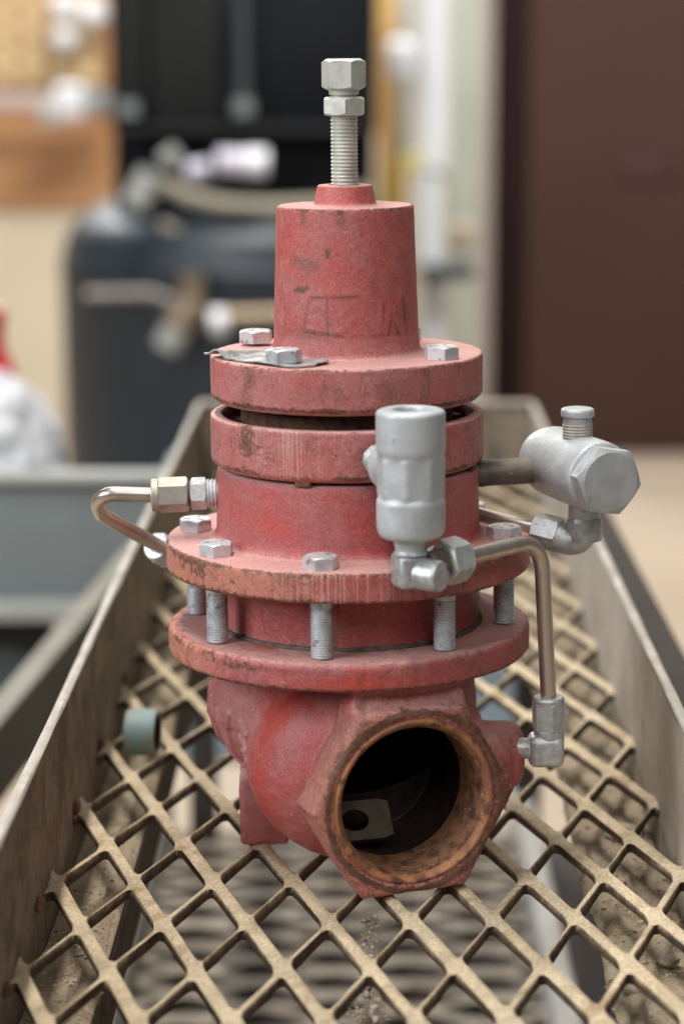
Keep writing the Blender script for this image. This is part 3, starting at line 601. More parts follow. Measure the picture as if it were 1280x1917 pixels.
# ================================================================== THE TRAY CART
CART = thing('steel_tray_cart', 'steel tray with dusty expanded metal floor and upright side rails under the red valve', 'cart')
YAW = 0.0093
XL, XR, YN, YF, ZT = -0.126, 0.1495, -0.42, 0.906, 0.059
def tx(x, Y): return x + YAW*Y
def expanded(mb, org, u, v, wu, wv, th, xa, xb, ya, yb, bev=.0009, droop=.0012, seed=0, cn=5, tilt=0.0):
    org, u, v = Vector(org), Vector(u), Vector(v); du = abs(u.x*v.y - u.y*v.x)/u.length; dv = abs(u.x*v.y - u.y*v.x)/v.length
    bb, aa = wu/2/du, wv/2/dv
    def rr_(a0, a1, b0, b1, ra, rb):
        o = []
        for cx, cy, sx, sy, st in ((a1-ra, b1-rb, 1, 1, 0), (a0+ra, b1-rb, -1, 1, 1), (a0+ra, b0+rb, -1, -1, 2), (a1-ra, b0+rb, 1, -1, 3)):
            for k_ in range(cn): t = rad(90)*(st + k_/(cn-1)); o.append((cx + ra*math.cos(t), cy + rb*math.sin(t)))
        return o
    rnd = random.Random(seed); N_ = 60
    for i in range(-N_, N_):
        for j in range(-N_, N_):
            c = org + u*(i+.5) + v*(j+.5)
            if not (xa - .05 < c.x < xb + .05 and ya - .06 < c.y < yb + .06): continue
            ja, jb = rnd.uniform(-.018, .018), rnd.uniform(-.018, .018)
            hole = rr_(aa+ja, 1-aa+ja, bb+jb, 1-bb+jb, .12, .10); da, db_ = bev/dv, bev/du
            hole2 = rr_(aa-da+ja, 1-aa+da+ja, bb-db_+jb, 1-bb+db_+jb, .12, .10)
            out = []
            for a, b in rr_(aa-da, 1-aa+da, bb-db_, 1-bb+db_, .12, .10):   # project from the centre onto the cell's border
                x, y = a-.5, b-.5; m_ = max(abs(x), abs(y))*2; out.append((x/m_ + .5, y/m_ + .5))
            for q_ in range(4): out[q_*cn + cn//2] = ((1, 1), (0, 1), (0, 0), (1, 0))[q_]
            def P3(a, b, z): q = org + u*(i+a) + v*(j+b); return (q.x, q.y, z)
            def zt(a, b):                                          # the cross strands sag below the main ones
                na = min(1, abs(a-.5)*2); nb = min(1, abs(b-.5)*2)
                return -2*droop*max(0, na - .45)/.55*(1 - nb**3) - .35*droop*max(0, nb - .45)/.55*(1 - na**3)
            n = len(hole); vs = []
            for a, b in out: vs.append(P3(a, b, zt(a, b)))
            tl = lambda a, b: tilt*2*((.5 - b) + (.5 - a))*max(abs(a-.5), abs(b-.5))*2
            for a, b in hole2: vs.append(P3(a, b, zt(a, b) + tl(a, b)))
            for a, b in hole: vs.append(P3(a, b, zt(a, b) + tl(a, b) - bev))
            for a, b in hole: vs.append(P3(a, b, zt(a, b) - th))
            for a, b in out: vs.append(P3(a, b, zt(a, b) - th))
            fs = []
            for r in range(4):
                for k_ in range(n): l = (k_+1) % n; fs.append((r*n+k_, r*n+l, (r+1)*n+l, (r+1)*n+k_))
            mb.add(vs, fs)
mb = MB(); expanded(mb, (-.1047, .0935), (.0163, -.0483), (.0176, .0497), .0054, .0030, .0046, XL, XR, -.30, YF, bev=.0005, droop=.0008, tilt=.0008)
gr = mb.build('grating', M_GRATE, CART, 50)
bm = bmesh.new(); bm.from_mesh(gr.data)
for co, no in (((XL, 0, 0), (-1, YAW, 0)), ((XR, 0, 0), (1, -YAW, 0)), ((0, YF, 0), (0, 1, 0)), ((0, YN, 0), (0, -1, 0))):
    bmesh.ops.bisect_plane(bm, geom=bm.verts[:] + bm.edges[:] + bm.faces[:], plane_co=co, plane_no=no, clear_outer=True)
bmesh.ops.remove_doubles(bm, verts=bm.verts, dist=.00004); bmesh.ops.recalc_face_normals(bm, faces=bm.faces)
for w in bm.verts: w.co += Vector((random.uniform(-1, 1), random.uniform(-1, 1), random.uniform(-1, 1)))*.00016
for e in bm.edges: e.smooth = True
bm.to_mesh(gr.data); bm.free(); gr.data.set_sharp_from_angle(angle=rad(50))
def rail(name, mat, prof, y0, y1, ny=2, parent=CART, jig=0.0):           # an x-z section swept along the tray
    mb = MB(); v = []; f = []; n = len(prof)
    for i in range(ny+1):
        Y = y0 + (y1-y0)*i/ny
        for x, z in prof: v.append((tx(x, Y) + random.uniform(-jig, jig), Y, z + random.uniform(-jig, jig)))
    for i in range(ny):
        for k_ in range(n): l = (k_+1) % n; f.append((i*n+k_, i*n+l, (i+1)*n+l, (i+1)*n+k_))
    f += [tuple(range(n)), tuple(ny*n + k_ for k_ in range(n-1, -1, -1))]
    return mb.add(v, f).build(name, mat, parent, 40)
def plate(x0, x1, z0, z1, b=.0012): return [(x0+b, z0), (x1-b, z0), (x1, z0+b), (x1, z1-b), (x1-b, z1), (x0+b, z1), (x0, z1-b), (x0, z0+b)]
rail('side_rail', M_WALLIN, plate(XL-.0032, XL, -.03, ZT), YN, YF+.003, 2)
rail('rail_edge', M_EDGE, plate(XL-.0042, XL+.0006, ZT-.0005, ZT+.0022, .0009), YN, YF+.003, 60, jig=.0002)
rail('side_rail', M_WALLR, plate(XR, XR+.0032, -.03, ZT), YN, YF+.003, 2)
rail('rail_edge', M_EDGE, plate(XR-.0006, XR+.0042, ZT-.0005, ZT+.0022, .0009), YN, YF+.003, 60, jig=.0002)
mb = MB(); box(mb, (tx(XL, YF), YF, -.03), (tx(XR, YF), YF+.0032, ZT), .001); box(mb, (tx(XL, YF)-.003, YF-.0006, ZT-.004), (tx(XR, YF)+.003, YF+.02, ZT+.002), .001); mb.build('end_rail', M_WALLIN, CART, 30)
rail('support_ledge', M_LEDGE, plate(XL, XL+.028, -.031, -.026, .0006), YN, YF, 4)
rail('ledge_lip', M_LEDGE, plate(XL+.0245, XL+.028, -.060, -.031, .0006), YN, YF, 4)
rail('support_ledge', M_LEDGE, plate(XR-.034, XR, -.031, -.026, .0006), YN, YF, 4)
rail('outer_beam', M_DARKBEAM, plate(XR+.0045, XR+.050, -.034, .002, .002), YN, YF+.1, 2)
for y0 in (-.19, -.08, .03, .14, .27):                       # blobs of weld along the left side
    mb = MB(); bm = bmesh.new(); bmesh.ops.create_icosphere(bm, subdivisions=2, radius=.0035)
    for w in bm.verts: w.co = Vector((w.co.x*.7, w.co.y*1.6, w.co.z*.8)) * random.uniform(.75, 1.2)
    bm.verts.index_update(); mb.add([tuple(w.co + Vector((tx(XL+.0012, y0), y0 + .012*math.sin(y0*90), .003))) for w in bm.verts], [tuple(w.index for w in q.verts) for q in bm.faces]); bm.free()
    mb.build('weld_bead', M_RUST, CART, 60)
# dust heaped on the ledges
def heap(name, x0, x1, y0, y1, z, amp, label, side):
    mb = MB(); nx, ny = 26, 260; xs = np.linspace(x0, x1, nx); ys = np.linspace(y0, y1, ny); v = []; f = []
    for j in range(ny):
        for i in range(nx):
            t = i/(nx-1) if side > 0 else 1 - i/(nx-1); Y = ys[j]
            q = np.array([[xs[i], Y, 0.]]); n_ = float(vnoise(q, 45, 4)[0])*.34 + float(vnoise(q, 140, 8)[0])*.14 + float(vnoise(q, 520, 6)[0])*.26
            e = .0045*(float(vnoise(np.array([[0.3, Y, 0.]]), 28, 2)[0]) - .5)
            h_ = amp*(0.25 + n_)*min(1, t*5)
            v.append((tx(xs[i], Y) + (e*(1-t) - (1-t)**8*.0)*1.0*side, Y, z + h_ - (.0015 if t < 0.02 else 0)))
    for j in range(ny-1):
        for i in range(nx-1): q = j*nx + i; f.append((q, q+1, q+nx+1, q+nx))
    mb.add(v, f); main = mb; mb = MB()
    for g_ in range(900):                                    # loose grit
        q_ = random.choice(v); r_ = random.choice((.0003, .0004, .0006, .0009)); bm = bmesh.new(); bmesh.ops.create_icosphere(bm, subdivisions=1, radius=r_)
        for w in bm.verts: w.co = Vector((w.co.x*random.uniform(.6, 1.5), w.co.y*random.uniform(.6, 1.5), w.co.z*.8)) + Vector(q_) + Vector((random.uniform(-.0006, .0006), random.uniform(-.0006, .0006), r_*.4))
        bm.verts.index_update(); mb.add([tuple(w.co) for w in bm.verts], [tuple(w.index for w in q.verts) for q in bm.faces]); bm.free()
    gt = stuff(mb.build('grit', M_STONE, None, 60)); gt['label'] = 'loose grains of grit scattered over the ' + ('right' if side > 0 else 'left') + ' ledge'; gt['category'] = 'grit'
    o = main.build(name, M_LEDGE, None, 60); o['label'] = label; o['category'] = 'dust'; return stuff(o)
heap('dust_drift', XR-.0385, XR-.0005, -.30, .5, -.0262, .0065, 'tan dust and grit heaped on the right ledge below the mesh', 1)
heap('dust_layer', XL+.0005, XL+.0275, -.30, .3, -.0262, .003, 'tan dust lying on the left ledge below the mesh', -1)
def stone(x, Y, z, r, sx, sy, sz):
    bm = bmesh.new(); bmesh.ops.create_icosphere(bm, subdivisions=2, radius=r); o = random.uniform(0, 50)
    P_ = np.array([tuple(w.co) for w in bm.verts]); nz_ = vnoise(P_ + o, 1.1/r, 3)
    for w, q in zip(bm.verts, nz_): k_ = .65 + .7*q; w.co = Vector((w.co.x*sx*k_, w.co.y*sy*k_, w.co.z*sz*k_))
    bm.verts.index_update(); mb = MB(); mb.add([tuple(w.co) for w in bm.verts], [tuple(w.index for w in q.verts) for q in bm.faces]); bm.free()
    ob = mb.build('stone', M_STONE, None, 30); ob.location = (x, Y, z); return ob
STN = [((1215, 1415), .0075, 'rounded pale stone on the right ledge below the mesh, farthest from the camera'),
       ((1165, 1560), .0085, 'lumpy pale stone on the right ledge beside the dark gap, level with the valve port'),
       ((1150, 1655), .0045, 'small pale stone at the edge of the right ledge just in front of the port'),
       ((1188, 1840), .0062, 'flat pale flake on the right ledge near the bottom of the photo'),
       ((1250, 1800), .0040, 'small chip in the dust at the right edge of the photo')]
for (px, py), r, lab in STN:
    th = PITCH + math.atan((py-958.5)/F); z = -.020; d = (H - z)/math.tan(th); q = at(px, py, d - D)
    o = stone(q.x, q.y, z, r, 1.2, 1.0, .7); tag(o, lab, 'stone', 'stones on the right ledge')
# pipe ring lying by the left rail
th = PITCH + math.atan((1412-958.5)/F); q = at(268, 1412, H/math.tan(th) - D); RG = thing('pipe_ring', 'short blue green painted pipe ring standing on the mesh by the left rail', 'pipe', (q.x, q.y, 0))
mb = MB(); rg = .0118
prr = rounded([(rg*.80, -.0075), (rg*.95, -.0078), (rg, -.0062), (rg*1.02, 0), (rg, .0062), (rg*.95, .0078), (rg*.80, .0075), (rg*.78, 0), (rg*.80, -.0075)], {2: .001, 4: .001})
lathe(mb, prr, 48, Matrix.Translation((0, 0, rg*1.0)) @ frame((0, 0, 0), (.93, -.10, .0)) @ Matrix.Scale(1, 4)); ring = mb.build('ring_shell', M_TEAL, RG, 40)
mb = MB(); lathe(mb, [(rg*.79, -.007), (rg*.77, -.006), (rg*.77, .0076), (rg*.79, .0078)], 48, Matrix.Translation((0, 0, rg)) @ frame((0, 0, 0), (.93, -.10, 0))); mb.build('ring_bore', M_BORE, RG, 40)
# cobweb rope hanging under the mesh
mb = MB(); pts = []; x0, y0, z0 = at(692, 1690, -.045)
for i in range(26):
    t = i/25; pts.append(Vector((x0 - .002*t + .0025*math.sin(i*1.3)*t, -.075 - .085*t + .003*math.sin(i*.9), -.010 - .022*math.sin(t*3.0))))
for i in range(150):                                      # lumps of dust caught in it
    p0 = random.choice(pts) + Vector((random.gauss(0, .0016), random.gauss(0, .0022), random.gauss(0, .0012)))
    bm = bmesh.new(); bmesh.ops.create_icosphere(bm, subdivisions=1, radius=random.uniform(.0006, .0021))
    for w in bm.verts: w.co = Vector((w.co.x*random.uniform(.5, 1.2), w.co.y*random.uniform(.8, 1.8), w.co.z*random.uniform(.4, 1.1))) + p0
    bm.verts.index_update(); mb.add([tuple(w.co) for w in bm.verts], [tuple(w.index for w in q.verts) for q in bm.faces]); bm.free()
for i in range(420):
    p0 = random.choice(pts) + Vector((random.gauss(0, .0022), random.gauss(0, .003), random.gauss(0, .0015))); d_ = Vector((random.gauss(0, 1), random.gauss(0, 1.4), random.gauss(0, .6))).normalized()
    L_ = random.uniform(.002, .0055); tube(mb, [p0, p0 + d_*L_*.5 + Vector((random.gauss(0, .0006), 0, random.gauss(0, .0006))), p0 + d_*L_], random.uniform(.00012, .00028), 4)
tag(mb.build('cobweb', M_COB, None, 60), 'fuzzy grey cobweb clump hanging under the mesh below the valve port', 'cobweb')
# lower tray of the cart
ZL = -.335
mb = MB(); expanded(mb, (0, 0), (.056, .0215), (-.056, .0250), .0115, .0115, .006, -.19, .19, -.05, 1.12, .001, .002, 3, 3)
lg = mb.build('lower_grating', M_LOWGRATE, CART, 50)
for w in lg.data.vertices: w.co.z += ZL
bm = bmesh.new(); bm.from_mesh(lg.data)
for co, no in (((-.165, 0, 0), (-1, 0, 0)), ((.150, 0, 0), (1, 0, 0)), ((0, .95, 0), (0, 1, 0)), ((0, -.1, 0), (0, -1, 0))):
    bmesh.ops.bisect_plane(bm, geom=bm.verts[:] + bm.edges[:] + bm.faces[:], plane_co=co, plane_no=no, clear_outer=True)
bmesh.ops.remove_doubles(bm, verts=bm.verts, dist=.00004); bmesh.ops.recalc_face_normals(bm, faces=bm.faces); bm.to_mesh(lg.data); bm.free()
mb = MB(); box(mb, (-.167, -.2, ZL-.02), (.152, 1.0, ZL-.012), .001); mb.build('lower_panel', M_LOWPANEL, CART, 30)
rail('lower_rail', M_WHITERAIL, plate(.142, .160, ZL-.03, -.296, .003), -.2, 1.0, 2)
rail('lower_rail', M_WHITERAIL, plate(-.180, -.162, ZL-.03, -.296, .003), -.2, 1.0, 2)
mb = MB(); box(mb, (.162, -.2, -.60), (.30, 1.0, -.36), .002); mb.build('shade_block', M_DARKBEAM, CART, 30)  # dark box added to stand for the shaded area outside the lower rail
for x in (XL-.006, XR+.006):
    for Y in (-.5, YF+.06):
        mb = MB(); box(mb, (tx(x, Y)-.012, Y-.012, -.755), (tx(x, Y)+.012, Y+.012, -.03), .002); mb.build('leg', M_DARKBEAM, CART, 30)

# ================================================================== THE WORKSHOP BEHIND
def B(x, y, dist): return at(x, y, dist - D)
ZFL = H - 6.27*math.tan(PITCH + math.atan((850-958.5)/F))
def pbox(mb, x0, y0, x1, y1, dist, depth, bev=.004):       # a box whose front face stands at a distance
    a, b = B(x0, y1, dist), B(x1, y0, dist); ym = (min(max(y0, 0), 900) + min(max(y1, 0), 900))/2 if y0 < 900 else (y0 + y1)/2; a.x, b.x = B(x0, ym, dist).x, B(x1, ym, dist).x; return box(mb, (a.x, dist - D, a.z), (b.x, dist - D + depth, b.z), bev)
M_FLOOR = simple('sandy_concrete', (0.47, 0.385, 0.295), (0.40, 0.32, 0.24), 1.2, 0.75, 0, 0.1, .001)
M_CREAM = simple('cream_wall', (0.62, 0.55, 0.42), (0.56, 0.49, 0.37), 2.0, 0.8)
M_PLY = simple('orange_plywood', (0.42, 0.22, 0.10), (0.38, 0.19, 0.085), 3.0, 0.6)
M_PEG = simple('yellow_board', (0.60, 0.48, 0.27), (0.54, 0.42, 0.22), 4.0, 0.7)
M_BLACK = simple('black_machine', (0.004, 0.005, 0.008), (0.006, 0.007, 0.010), 6, 0.6, spec=0.15)
M_CHAR = simple('charcoal_panel', (0.016, 0.017, 0.017), (0.012, 0.013, 0.013), 6, 0.7, spec=0.15)
M_TANK = simple('dark_blue_grey_tank', (0.024, 0.034, 0.046), (0.018, 0.026, 0.036), 6, 0.45)
M_WHITE = simple('white_plastic', (0.66, 0.67, 0.70), (0.58, 0.59, 0.62), 8, 0.4)
M_CHROME = simple('bright_metal', (0.86, 0.85, 0.90), (0.8, 0.79, 0.85), 8, 0.45, 0.0)
M_LEVER = simple('grey_brown_lever', (0.26, 0.225, 0.215), (0.2, 0.175, 0.17), 20, 0.5)
M_LAV = simple('lavender_plastic', (0.62, 0.60, 0.70), (0.58, 0.56, 0.66), 10, 0.45)
M_CONDUIT = simple('dark_teal_conduit', (0.045, 0.058, 0.06), (0.035, 0.045, 0.047), 6, 0.5)
M_BRASS = simple('dull_brass', (0.32, 0.25, 0.17), (0.22, 0.17, 0.12), 30, 0.4, 0.6)
M_HOSE = simple('beige_hose', (0.29, 0.26, 0.20), (0.24, 0.21, 0.16), 20, 0.6)
M_STEEL = simple('grey_green_steel', (0.21, 0.24, 0.245), (0.17, 0.195, 0.20), 5, 0.6)
M_LSTEEL = simple('light_grey_steel', (0.36, 0.37, 0.35), (0.30, 0.31, 0.29), 5, 0.6)
M_OLIVE = simple('drab_angle_steel', (0.20, 0.18, 0.14), (0.15, 0.135, 0.105), 9, 0.65)
M_GAPSHADE = simple('olive_gap_shade', (0.075, 0.07, 0.05), (0.055, 0.05, 0.038), 9, 0.7)  # dark olive stands for the shade between the bar and the tray rail
M_POST = simple('orange_post_paint', (0.55, 0.28, 0.06), (0.48, 0.33, 0.08), 5, 0.5)
M_PILLAR = simple('grey_green_pillar', (0.40, 0.42, 0.37), (0.34, 0.36, 0.31), 3, 0.7)
M_PINK = simple('pale_pink_trim', (0.46, 0.37, 0.35), (0.40, 0.32, 0.30), 3, 0.6)
M_DOOR = simple('maroon_brown_door', (0.068, 0.036, 0.029), (0.060, 0.032, 0.026), 1.6, 0.8, spec=0.15)
M_DOORDK = simple('dark_door_edge', (0.020, 0.009, 0.008), (0.017, 0.008, 0.007), 2, 0.8, spec=0.15)
M_REDP = simple('red_plastic', (0.60, 0.03, 0.035), (0.5, 0.025, 0.03), 8, 0.4)
M_BLUE = simple('slate_blue', (0.105, 0.135, 0.155), (0.085, 0.11, 0.13), 4, 0.7)
M_TYRE = simple('black_rubber', (0.022, 0.026, 0.032), (0.03, 0.034, 0.04), 10, 0.7)
M_YEL = simple('yellow_tape', (0.62, 0.55, 0.22), (0.55, 0.47, 0.17), 20, 0.5)
M_PVC = simple('white_pipe', (0.74, 0.77, 0.80), (0.66, 0.69, 0.72), 6, 0.35)
# floor and wall
mb = MB(); mb.add([(-8, -6, ZFL), (8, -6, ZFL), (8, 9, ZFL), (-8, 9, ZFL)], [(0, 1, 2, 3)]); structure(mb.build('floor', M_FLOOR, None, smooth=False))
DW = 6.9; ylow = B(0, 395, DW).z
WALL = thing('back_wall', 'cream workshop wall with orange plywood and yellow board panels above', 'wall', (-.6, DW - D, ZFL))
mb = MB(); box(mb, (-5, DW-D, ZFL), (5, DW-D+.15, 3.2)); w_ = mb.build('wall_surface', M_CREAM, WALL, 30); w_.location = (.6, -(DW-D), -ZFL)
def wallpart(name, m, x0, y0, x1, y1, proud):
    mb = MB(); pbox(mb, x0, y0, x1, y1, DW - proud, proud + .02, .003); o = mb.build(name, m, WALL, 30); o.location = (.6, -(DW-D), -ZFL); return o
wallpart('plywood_panel', M_PLY, -500, -300, 560, 390, .025)
yb_ = wallpart('yellow_board', M_PLY, -500, -300, 206, 152, .045)
for i, yy in enumerate((-58, -12, 34, 80, 122)):
    for j, xx in enumerate((-62, -10, 42, 94, 146)):
        mb = MB(); pbox(mb, xx, yy, xx+37, yy+33, DW-.055, .02, .004); o = mb.build('tile', M_PEG, yb_, 30)
# shelf rail with bright fittings
SR = thing('wall_shelf_rail', 'pale metal rail with bright clamps fixed across the orange plywood', 'rail', (0, 0, 0))
mb = MB(); pbox(mb, -300, 176, 205, 204, 6.7, .03); mb.build('bar', M_PINK, SR, 30)
for x0, y0, x1, y1, m in ((100, 158, 160, 226, M_WHITE), (72, 190, 108, 240, M_LSTEEL), (158, 170, 206, 216, M_STEEL)):
    mb = MB(); pbox(mb, x0, y0, x1, y1, 6.62, .06, .02); mb.build('clamp', m, SR, 40)
for i, (x, y, r, lab) in enumerate(((124, 72, 24, 'white round cap on the yellow board, lower of two in a column'), (124, 14, 26, 'white round cap on the yellow board, upper of two in a column'), (178, 26, 26, 'white tall bottle shape on the yellow board beside the dark machine'))):
    q = B(x, y, 6.75); mb = MB(); s_r = r*6.6/F
    lathe(mb, rounded([(0, -.03), (s_r, -.03), (s_r, .03), (s_r*.7, .05), (0, .055)], {1: .01, 2: .012, 3: .01}), 24, frame(q, (0, -1, 0))); o = mb.build('round_cap', M_WHITE, WALL, 40); o.location = (.6, -(DW-D), -ZFL)
# compressor
CD = 4.75; s4 = CD*.985/F; cx_ = (438-640)*s4; RT = 328*s4; CO = thing('air_compressor', 'upright dark blue grey air tank with black machine cabinet and hose on top', 'compressor', (cx_, CD-D, ZFL))
ysh = B(0, 500, CD-RT*.3).z; ytop = B(0, 372, CD-RT*.2).z
pr = rounded([(0, ZFL+.08), (RT*.9, ZFL+.09), (RT, ZFL+.2), (RT, ysh-.035), (RT*1.004, ysh-.03), (RT*1.004, ysh+.012), (RT*.995, ysh+.016), (RT*.95, ysh+(ytop-ysh)*.60), (RT*.62, ytop+.02), (0, ytop+.05)], {1: .05, 2: .06, 6: .02, 7: .14, 8: .14})
mb = MB(); lathe(mb, [(r, z - ZFL) for r, z in pr], 72); mb.build('tank', M_TANK, CO, 30)
def cpart(name, m, x0, y0, x1, y1, dist, depth, bev=.006, parent=None):
    mb = MB(); pbox(mb, x0, y0, x1, y1, dist, depth, bev); mb.v = [(a - cx_, b - (CD-D), c - ZFL) for a, b, c in mb.v]; return mb.build(name, m, parent or CO, 30)
cab = cpart('cabinet', M_BLACK, 206, -120, 706, 246, 4.52, .42)
cpart('front_panel', M_CHAR, 282, -120, 418, 246, 4.50, .03, .004, cab); cpart('side_strip', M_CHAR, 212, -120, 272, 200, 4.505, .03, .004, cab)
cpart('skirt', M_BLACK, 214, 248, 700, 415, 4.56, .36); cpart('shelf_lip', M_CHAR, 216, 236, 706, 252, 4.44, .1)
def ctube(name, m, pts, r, n=16, parent=None):
    mb = MB(); tube(mb, [Vector((p.x - cx_, p.y - (CD-D), p.z - ZFL)) for p in pts], r, n); return mb.build(name, m, parent or CO, 60)
ctube('conduit', M_CONDUIT, [B(452, -60, 4.47), B(455, 200, 4.47)], .013); ctube('conduit_end', M_STEEL, [B(455, 185, 4.46), B(455, 215, 4.46)], .020)
ctube('clip', M_STEEL, [B(240, 190, 4.46), B(240, 216, 4.46)], .02)
ctube('bright_canister', M_LAV, [B(408, 304, 4.42), B(462, 305, 4.42)], .025); ctube('bright_end', M_CHROME, [B(462, 305, 4.42), B(500, 306, 4.42)], .027); ctube('bright_cap', M_LAV, [B(350, 322, 4.43), B(392, 316, 4.43)], .018)
loop = [B(*q) for q in ((275, 362, 4.42), (310, 346, 4.40), (345, 366, 4.36), (420, 384, 4.33), (510, 388, 4.32), (600, 384, 4.34), (680, 360, 4.4))]
lp = []
for a, b in zip(loop, loop[1:]): lp += [a.lerp(b, k_/5) for k_ in range(5)]
ctube('hose', M_HOSE, lp + [loop[-1]], .0145); ctube('hose_coupling', M_LSTEEL, [B(252, 386, 4.40), B(285, 326, 4.40)], .027)
ctube('hose_end', M_LSTEEL, [B(308, 304, 4.44), B(334, 284, 4.44)], .018)
ctube('lower_hose', M_HOSE, [B(300, 420, 4.46), B(345, 440, 4.45), B(410, 500, 4.44), B(470, 530, 4.43)], .012)
vd = 4.34
ctube('brass_valve', M_BRASS, [B(330, 610, vd), B(372, 560, vd)], .034); ctube('valve_cap', M_LSTEEL, [B(312, 652, vd-.02), B(330, 618, vd-.02)], .026)
ctube('valve_top', M_BRASS, [B(356, 512, vd), B(362, 560, vd)], .024); ctube('valve_lever', M_LEVER, [B(160, 552, vd-.02), B(280, 549, vd-.02), B(330, 566, vd-.01)], .0095)
ctube('valve_pipe', M_BRASS, [B(398, 596, vd), B(560, 590, vd)], .019); ctube('valve_union', M_CHROME, [B(396, 604, vd-.01), B(424, 602, vd-.01)], .026)
# posts and pipes
def upright(name, m, x0, x1, y0, y1, dist, depth, label, cat):
    mb = MB(); pbox(mb, x0, y0, x1, y1, dist, depth, .004); return tag(mb.build(name, m, None, 30), label, cat)
upright('orange_post', M_POST, 708, 760, -200, 1000, 5.3, .08, 'orange and yellow painted post right behind the valve spindle', 'post')
q0, q1 = B(812, -200, 5.0), B(812, 315, 5.0); mb = MB(); tube(mb, [q0, q1], .034, 20); WP = thing('white_pipe', 'tall white plastic pipe between the orange post and the grey pillar', 'pipe', (q1.x, q1.y, ZFL))
def off(o, par): o.parent = par; o.location = -Vector(par.location); return o
off(mb.build('pipe_shaft', M_PVC, None, 60), WP)
mb = MB(); tube(mb, [B(804, 315, 5.0), B(806, 498, 5.0)], .029, 20); off(mb.build('lower_pipe', M_PVC, None, 60), WP)
mb = MB(); tube(mb, [B(812, 515, 5.02), B(812, 900, 5.02)], .026, 20); off(mb.build('floor_pipe', M_WHITE, None, 60), WP)
mb = MB(); tube(mb, [B(768, 290, 4.98), B(768, 318, 4.98)], .026, 20); off(mb.build('tape_band', M_YEL, None, 60), WP)
mb = MB(); pbox(mb, 786, 496, 890, 524, 4.95, .08, .008); off(mb.build('dark_clamp', M_TYRE, None, 30), WP)
mb = MB(); pbox(mb, 742, -20, 770, 300, 5.2, .05, .01); tag(mb.build('gauge_glass', M_LSTEEL, None, 30), 'pale upright strip beside the white pipe', 'strip')
q = B(752, 112, 5.0); mb = MB(); lathe(mb, rounded([(0, -.042), (.03, -.042), (.034, .03), (.018, .045), (0, .048)], {1: .01, 2: .02, 3: .01}), 24, Matrix.Translation(q)); tag(mb.build('white_bottle', M_WHITE, None, 40), 'white rounded bottle hanging beside the white pipe near the orange post', 'bottle')
upright('grey_pillar', M_PILLAR, 842, 902, -200, 1000, 5.9, .12, 'grey green pillar between the white pipe and the brown door', 'pillar')
q = B(862, 440, 5.1); mb = MB(); box(mb, (q.x-.03, q.y-.03, q.z-.035), (q.x+.035, q.y+.03, q.z+.03), .02); tag(mb.build('beige_block', M_STONE, None, 40), 'beige rounded block resting on the dark clamp beside the white pipe', 'block')
DR = thing('brown_door', 'tall maroon brown metal door filling the right of the background', 'door', (B(1100, 850, 6.27).x, 6.27-D, ZFL))
def dpart(name, m, x0, y0, x1, y1, dist, depth):
    mb = MB(); pbox(mb, x0, y0, x1, y1, dist, depth, .006); return off(mb.build(name, m, None, 30), DR)
dpart('door_leaf', M_DOOR, 984, -300, 1700, 846, 6.27, .06); dpart('dark_edge', M_DOORDK, 921, -300, 984, 846, 6.29, .06); dpart('pale_trim', M_PINK, 898, -300, 920, 900, 6.20, .12)
q = B(1215, 315, 6.26); dpart('red_patch', simple('dark_red_sticker', (.052, .018, .017)), 1165, 290, 1262, 345, 6.268, .004)
# grey metal bin, bag, jug, wheel, bar on the left
BN = thing('metal_bin', 'grey green steel bin with a pale lower bar behind the left rail', 'bin', B(100, 1150, 2.2))
def npart(name, m, x0, y0, x1, y1, dist, depth, bev=.003):
    mb = MB(); pbox(mb, x0, y0, x1, y1, dist, depth, bev); return off(mb.build(name, m, None, 30), BN)
npart('front_panel', M_STEEL, -420, 906, 318, 1132, 2.20, .012); npart('rim', M_LSTEEL, -425, 888, 322, 908, 2.185, .03); npart('lower_bar', M_LSTEEL, -420, 1133, 215, 1166, 2.17, .04)
a_, b_ = B(-420, 1132, 2.2), B(318, 906, 2.2)
mb = MB(); box(mb, (b_.x-.012, 2.2-D+.012, a_.z), (b_.x, 2.38-D, b_.z)); box(mb, (a_.x, 2.38-D, a_.z), (b_.x, 2.392-D, b_.z-.05)); box(mb, (a_.x, 2.2-D+.012, a_.z), (b_.x-.012, 2.38-D, a_.z+.008)); off(mb.build('side_panel', M_STEEL, None, 30), BN)
def blob(name, m, c, rx, ry, rz, amp, fr, seed):
    bm = bmesh.new(); bmesh.ops.create_icosphere(bm, subdivisions=5, radius=1); P_ = np.array([tuple(w.co) for w in bm.verts]); n_ = vnoise(P_, fr, seed)*.6 + vnoise(P_, fr*2.3, seed+1)*.4
    n_ = np.abs(n_ - .5)*2
    v = [(c.x + rx*w.co.x*(1 - amp*k_), c.y + ry*w.co.y*(1 - amp*k_), c.z + rz*w.co.z*(1 - amp*k_)) for w, k_ in zip(bm.verts, n_)]
    bm.verts.index_update(); f = [tuple(w.index for w in q.verts) for q in bm.faces]; bm.free(); mb = MB(); mb.add(v, f); return mb.build(name, m, None, 70)
q = B(18, 800, 2.29); zb_ = B(0, 1132, 2.2).z + .01
BZ = (B(0, 690, 2.29).z + zb_)/2
tag(blob('plastic_bag', M_WHITE, Vector((q.x-.01, q.y, BZ)), .068, .070, (B(0, 690, 2.29).z - zb_)/2, .35, 3.0, 5), 'crumpled white plastic bag sticking up out of the grey bin', 'bag')
q = B(-16, 650, 2.34); zt_ = B(0, 606, 2.34).z; JG = thing('red_jug', 'red plastic jug standing in the grey bin at the left edge of the photo', 'jug', (q.x, q.y, zb_))
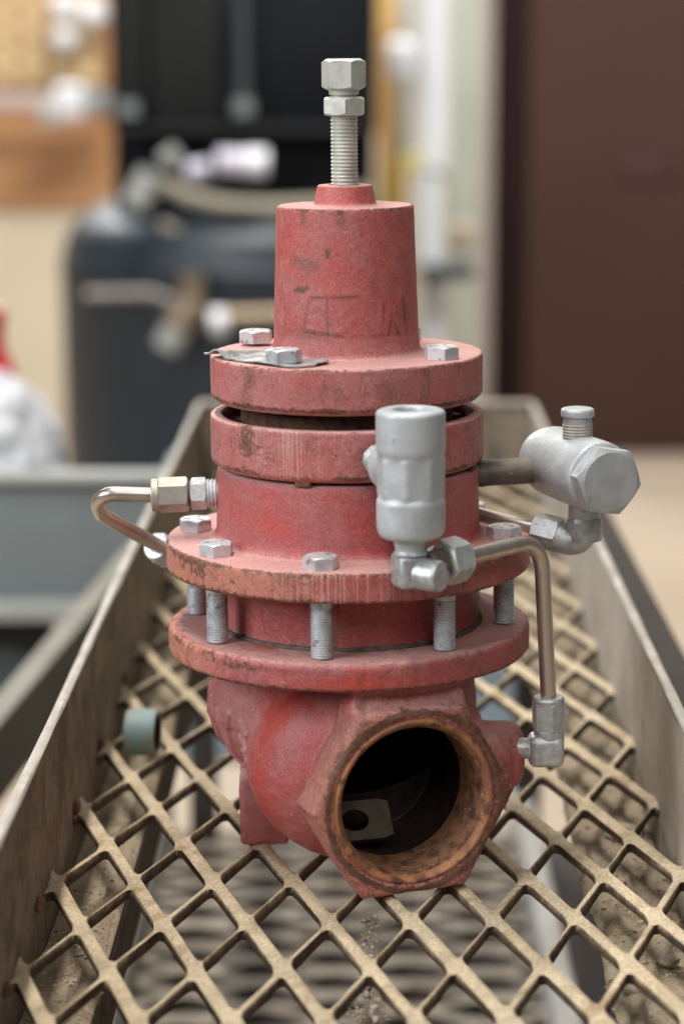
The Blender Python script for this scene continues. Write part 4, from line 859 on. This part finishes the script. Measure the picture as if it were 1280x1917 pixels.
mb = MB(); lathe(mb, rounded([(0, 0), (.026, 0), (.026, (zt_-zb_)*.8), (.014, (zt_-zb_)*.9), (.014, zt_-zb_), (0, zt_-zb_)], {1: .006, 2: .02, 3: .006}), 28); mb.build('jug_shell', M_REDP, JG, 40)
mb = MB(); lathe(mb, [(0, zt_-zb_), (.016, zt_-zb_), (.016, zt_-zb_+.016), (0, zt_-zb_+.016)], 24); mb.build('jug_cap', M_REDP, JG, 30)
# things on the floor under the bin and the tray
mb = MB(); v0 = [B(-60, 1385, 1.35), B(352, 905, 2.45)]; zc = -.1
p0, p1 = Vector((-.262, .30, zc)), Vector((-.160, 1.42, zc)); dr = (p1-p0).normalized(); sd = Vector((dr.y, -dr.x, 0))
BR = thing('angle_bar', 'drab steel angle bar running beside the left rail in front of the bin', 'bar', p0)
def sweep_bar(w0, w1, z0, z1, m, name):
    mb = MB(); v = []
    for p_ in (p0, p1):
        for w, z in ((w0, z0), (w1, z0), (w1, z1), (w0, z1)): q = p_ + sd*w; v.append((q.x, q.y, q.z + z))
    mb.add(v, [(0, 1, 2, 3), (7, 6, 5, 4), (0, 4, 5, 1), (1, 5, 6, 2), (2, 6, 7, 3), (3, 7, 4, 0)]); return off(mb.build(name, m, None, 30), BR)
sweep_bar(-.009, .009, -.004, 0, M_OLIVE, 'top_flange'); sweep_bar(.0055, .009, -.055, -.0045, M_GAPSHADE, 'shaded_web')  # lower strip coloured dark as the shaded gap beside the tray
q = B(-5, 1290, 2.3); WH = thing('bin_wheel', 'dark rubber wheel with slate blue hub below the bin at the left', 'wheel', (q.x, q.y, q.z))
mb = MB(); lathe(mb, rounded([(.050, -.02), (.085, -.02), (.092, 0), (.085, .02), (.050, .02)], {1: .012, 2: .02, 3: .012}), 40, frame((0, 0, 0), (0.25, -1, 0))); mb.build('tyre', M_TYRE, WH, 50)
mb = MB(); lathe(mb, [(0, -.012), (.052, -.016), (.052, .016), (0, .012)], 32, frame((0, 0, 0), (0.25, -1, 0))); mb.build('hub', M_BLUE, WH, 30)
def fl(x, y): th = PITCH + math.atan((y-958.5)/F); return at(x, y, (H-ZFL-.006)/math.tan(th) - D)
mb = MB(); a_, b_ = fl(80, 1420), fl(1130, 1180); box(mb, (-1.1, a_.y, ZFL), (.30, b_.y, ZFL+.012), .003); tag(mb.build('floor_patch', M_BLUE, None, 30), 'flat slate blue patch on the floor beyond the lower tray', 'mat')  # thin slate blue area over the floor beyond the lower tray
